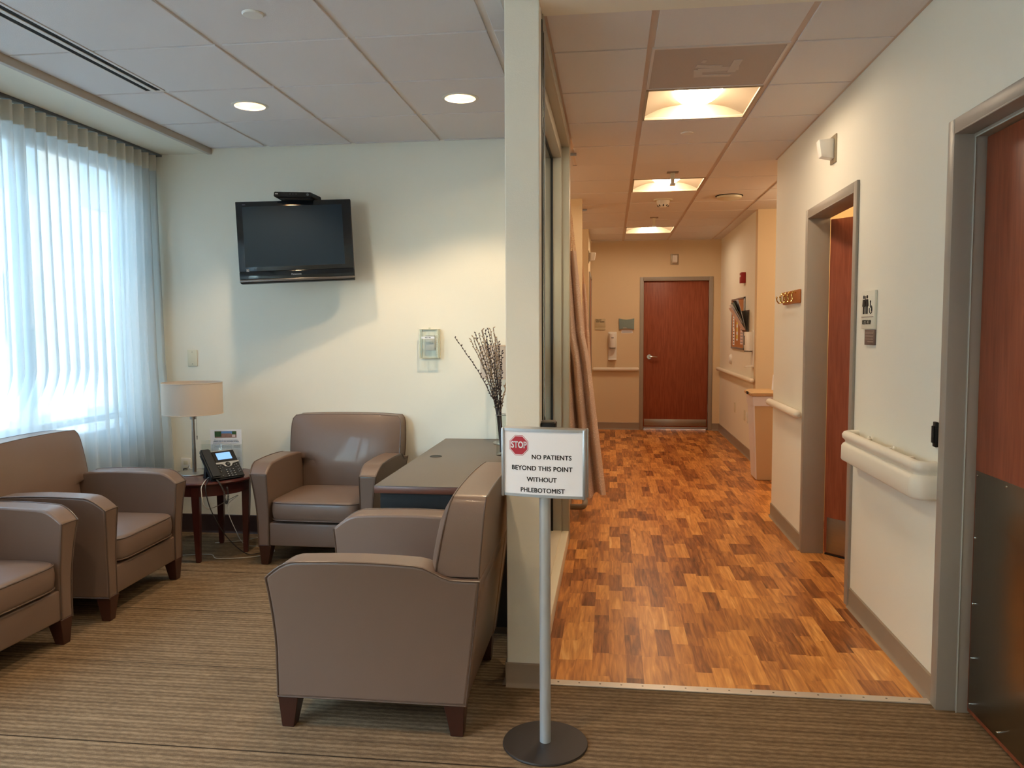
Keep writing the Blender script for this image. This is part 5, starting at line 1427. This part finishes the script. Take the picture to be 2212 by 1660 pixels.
bay_curtain('taupe dotted privacy curtain of the second bay, beyond the stub wall', 8.2, [(2.6, -.33), (2.16, -.293), (1.885, -.259), (1.71, -.24), (1.18, -.205), (.25, -.17)], 1.885, .25, .35, 4, 2, .04)
# draw recliner behind the partition, only its arm shows
t = thing('phlebotomy_chair', 'grey padded arm of a chair in the first bay, low beside the curtain', 'chair', (-.42, 6.1, 0))
bm = nb()
tube(bm, smooth_path([(-.1, -.22, .075), (.12, -.22, .075), (.205, -.215, .075), (.232, -.18, .085), (.232, .0, .10), (.232, .2, .11)], 8), .022, 12); obj('padded_arm', bm, M['bay_fabric'], t)
bm = nb(); tube(bm, [(.09, -.21, .02), (.09, -.21, .9)], .016, 10); box(bm, -.5, -.2, 0, .12, .4, .05, .02); obj('frame', bm, M['steel_dark'], t)
bm = nb(); box(bm, -.5, -.15, .05, .06, .4, .45, .04, 3); box(bm, -.5, .35, .4, .06, .5, 1.1, .05, 3); obj('seat', bm, M['bay_fabric'], t)

# ================================================================ OUTSIDE
bm = nb(); box(bm, -16.0, -20, -4, -15.0, 32, 9.5)
o = obj('brick_building', bm, M['brick'], None, smooth=False)
tag(o, 'blurred brick building outside seen through the sheer curtain', 'building')
for yy in range(-18, 30, 3):
    for zz in (-2.5, 1.2, 5.0):
        bm = nb(); box(bm, -15.02, yy, zz, -14.97, yy + 1.4, zz + 1.7); obj('window', bm, M['ext_glass'], o, smooth=False)
bm = nb(); box(bm, -40, -40, -4.1, -3.5, 50, -4.0); struct('ground', bm, M['ext_ground'])

# ================================================================ WORLD + LIGHT
w = bpy.data.worlds.new('sky'); sc.world = w; w.use_nodes = True
nt = w.node_tree; bg = nt.nodes['Background']
sky = nt.nodes.new('ShaderNodeTexSky')
try:
    sky.sky_type = 'NISHITA'; sky.sun_disc = False; sky.sun_elevation = R(32); sky.sun_rotation = R(80)
except Exception: pass
mx = nt.nodes.new('ShaderNodeMix'); mx.data_type = 'RGBA'; mx.inputs[0].default_value = .8; mx.inputs[7].default_value = (.35, .565, .76, 1)
nt.links.new(sky.outputs[0], mx.inputs[6]); nt.links.new(mx.outputs[2], bg.inputs[0]); bg.inputs[1].default_value = 3.7
pl = bpy.data.lights.new('daylight_portal', 'AREA'); pl.shape = 'RECTANGLE'; pl.size = WY1 - WY0; pl.size_y = WZ1 - WZ0; pl.cycles.is_portal = True
po = bpy.data.objects.new('daylight_portal', pl); COL.objects.link(po); po.location = (-3.33, (WY0 + WY1) / 2, (WZ0 + WZ1) / 2); po.rotation_euler = Euler((0, -PI / 2, 0)); po.rotation_euler = (PI / 2, 0, -PI / 2)
# restroom lamp (the lit room behind the ajar door)
ll = bpy.data.lights.new('restroom_lamp', 'POINT'); ll.energy = 5; ll.color = (1, .72, .36); ll.shadow_soft_size = .12
lo = bpy.data.objects.new('restroom_lamp', ll); COL.objects.link(lo); lo.location = (2.2, 4.9, 2.4)
# unseen warm fill lights high in the two bays and side alcove
ll = bpy.data.lights.new('bay_fill', 'POINT'); ll.energy = 3; ll.color = (1, .74, .44); ll.shadow_soft_size = .15
lo = bpy.data.objects.new('bay_fill', ll); COL.objects.link(lo); lo.location = (-1.4, 6.5, 2.4)
lo2 = lo.copy(); COL.objects.link(lo2); lo2.location = (-1.4, 8.7, 2.4)
lo3 = lo.copy(); COL.objects.link(lo3); lo3.location = (2.1, 7.3, 2.4)

# ================================================================ RENDER SETTINGS (look only)
vs_ = sc.view_settings; vs_.view_transform = 'Standard'; vs_.look = 'None'; vs_.gamma = 1; vs_.use_curve_mapping = False; vs_.exposure = 2.6
cy_ = sc.cycles; cy_.use_denoising = True; cy_.max_bounces = 8; cy_.transparent_max_bounces = 12; cy_.diffuse_bounces = 5; cy_.glossy_bounces = 4; cy_.sample_clamp_indirect = 6
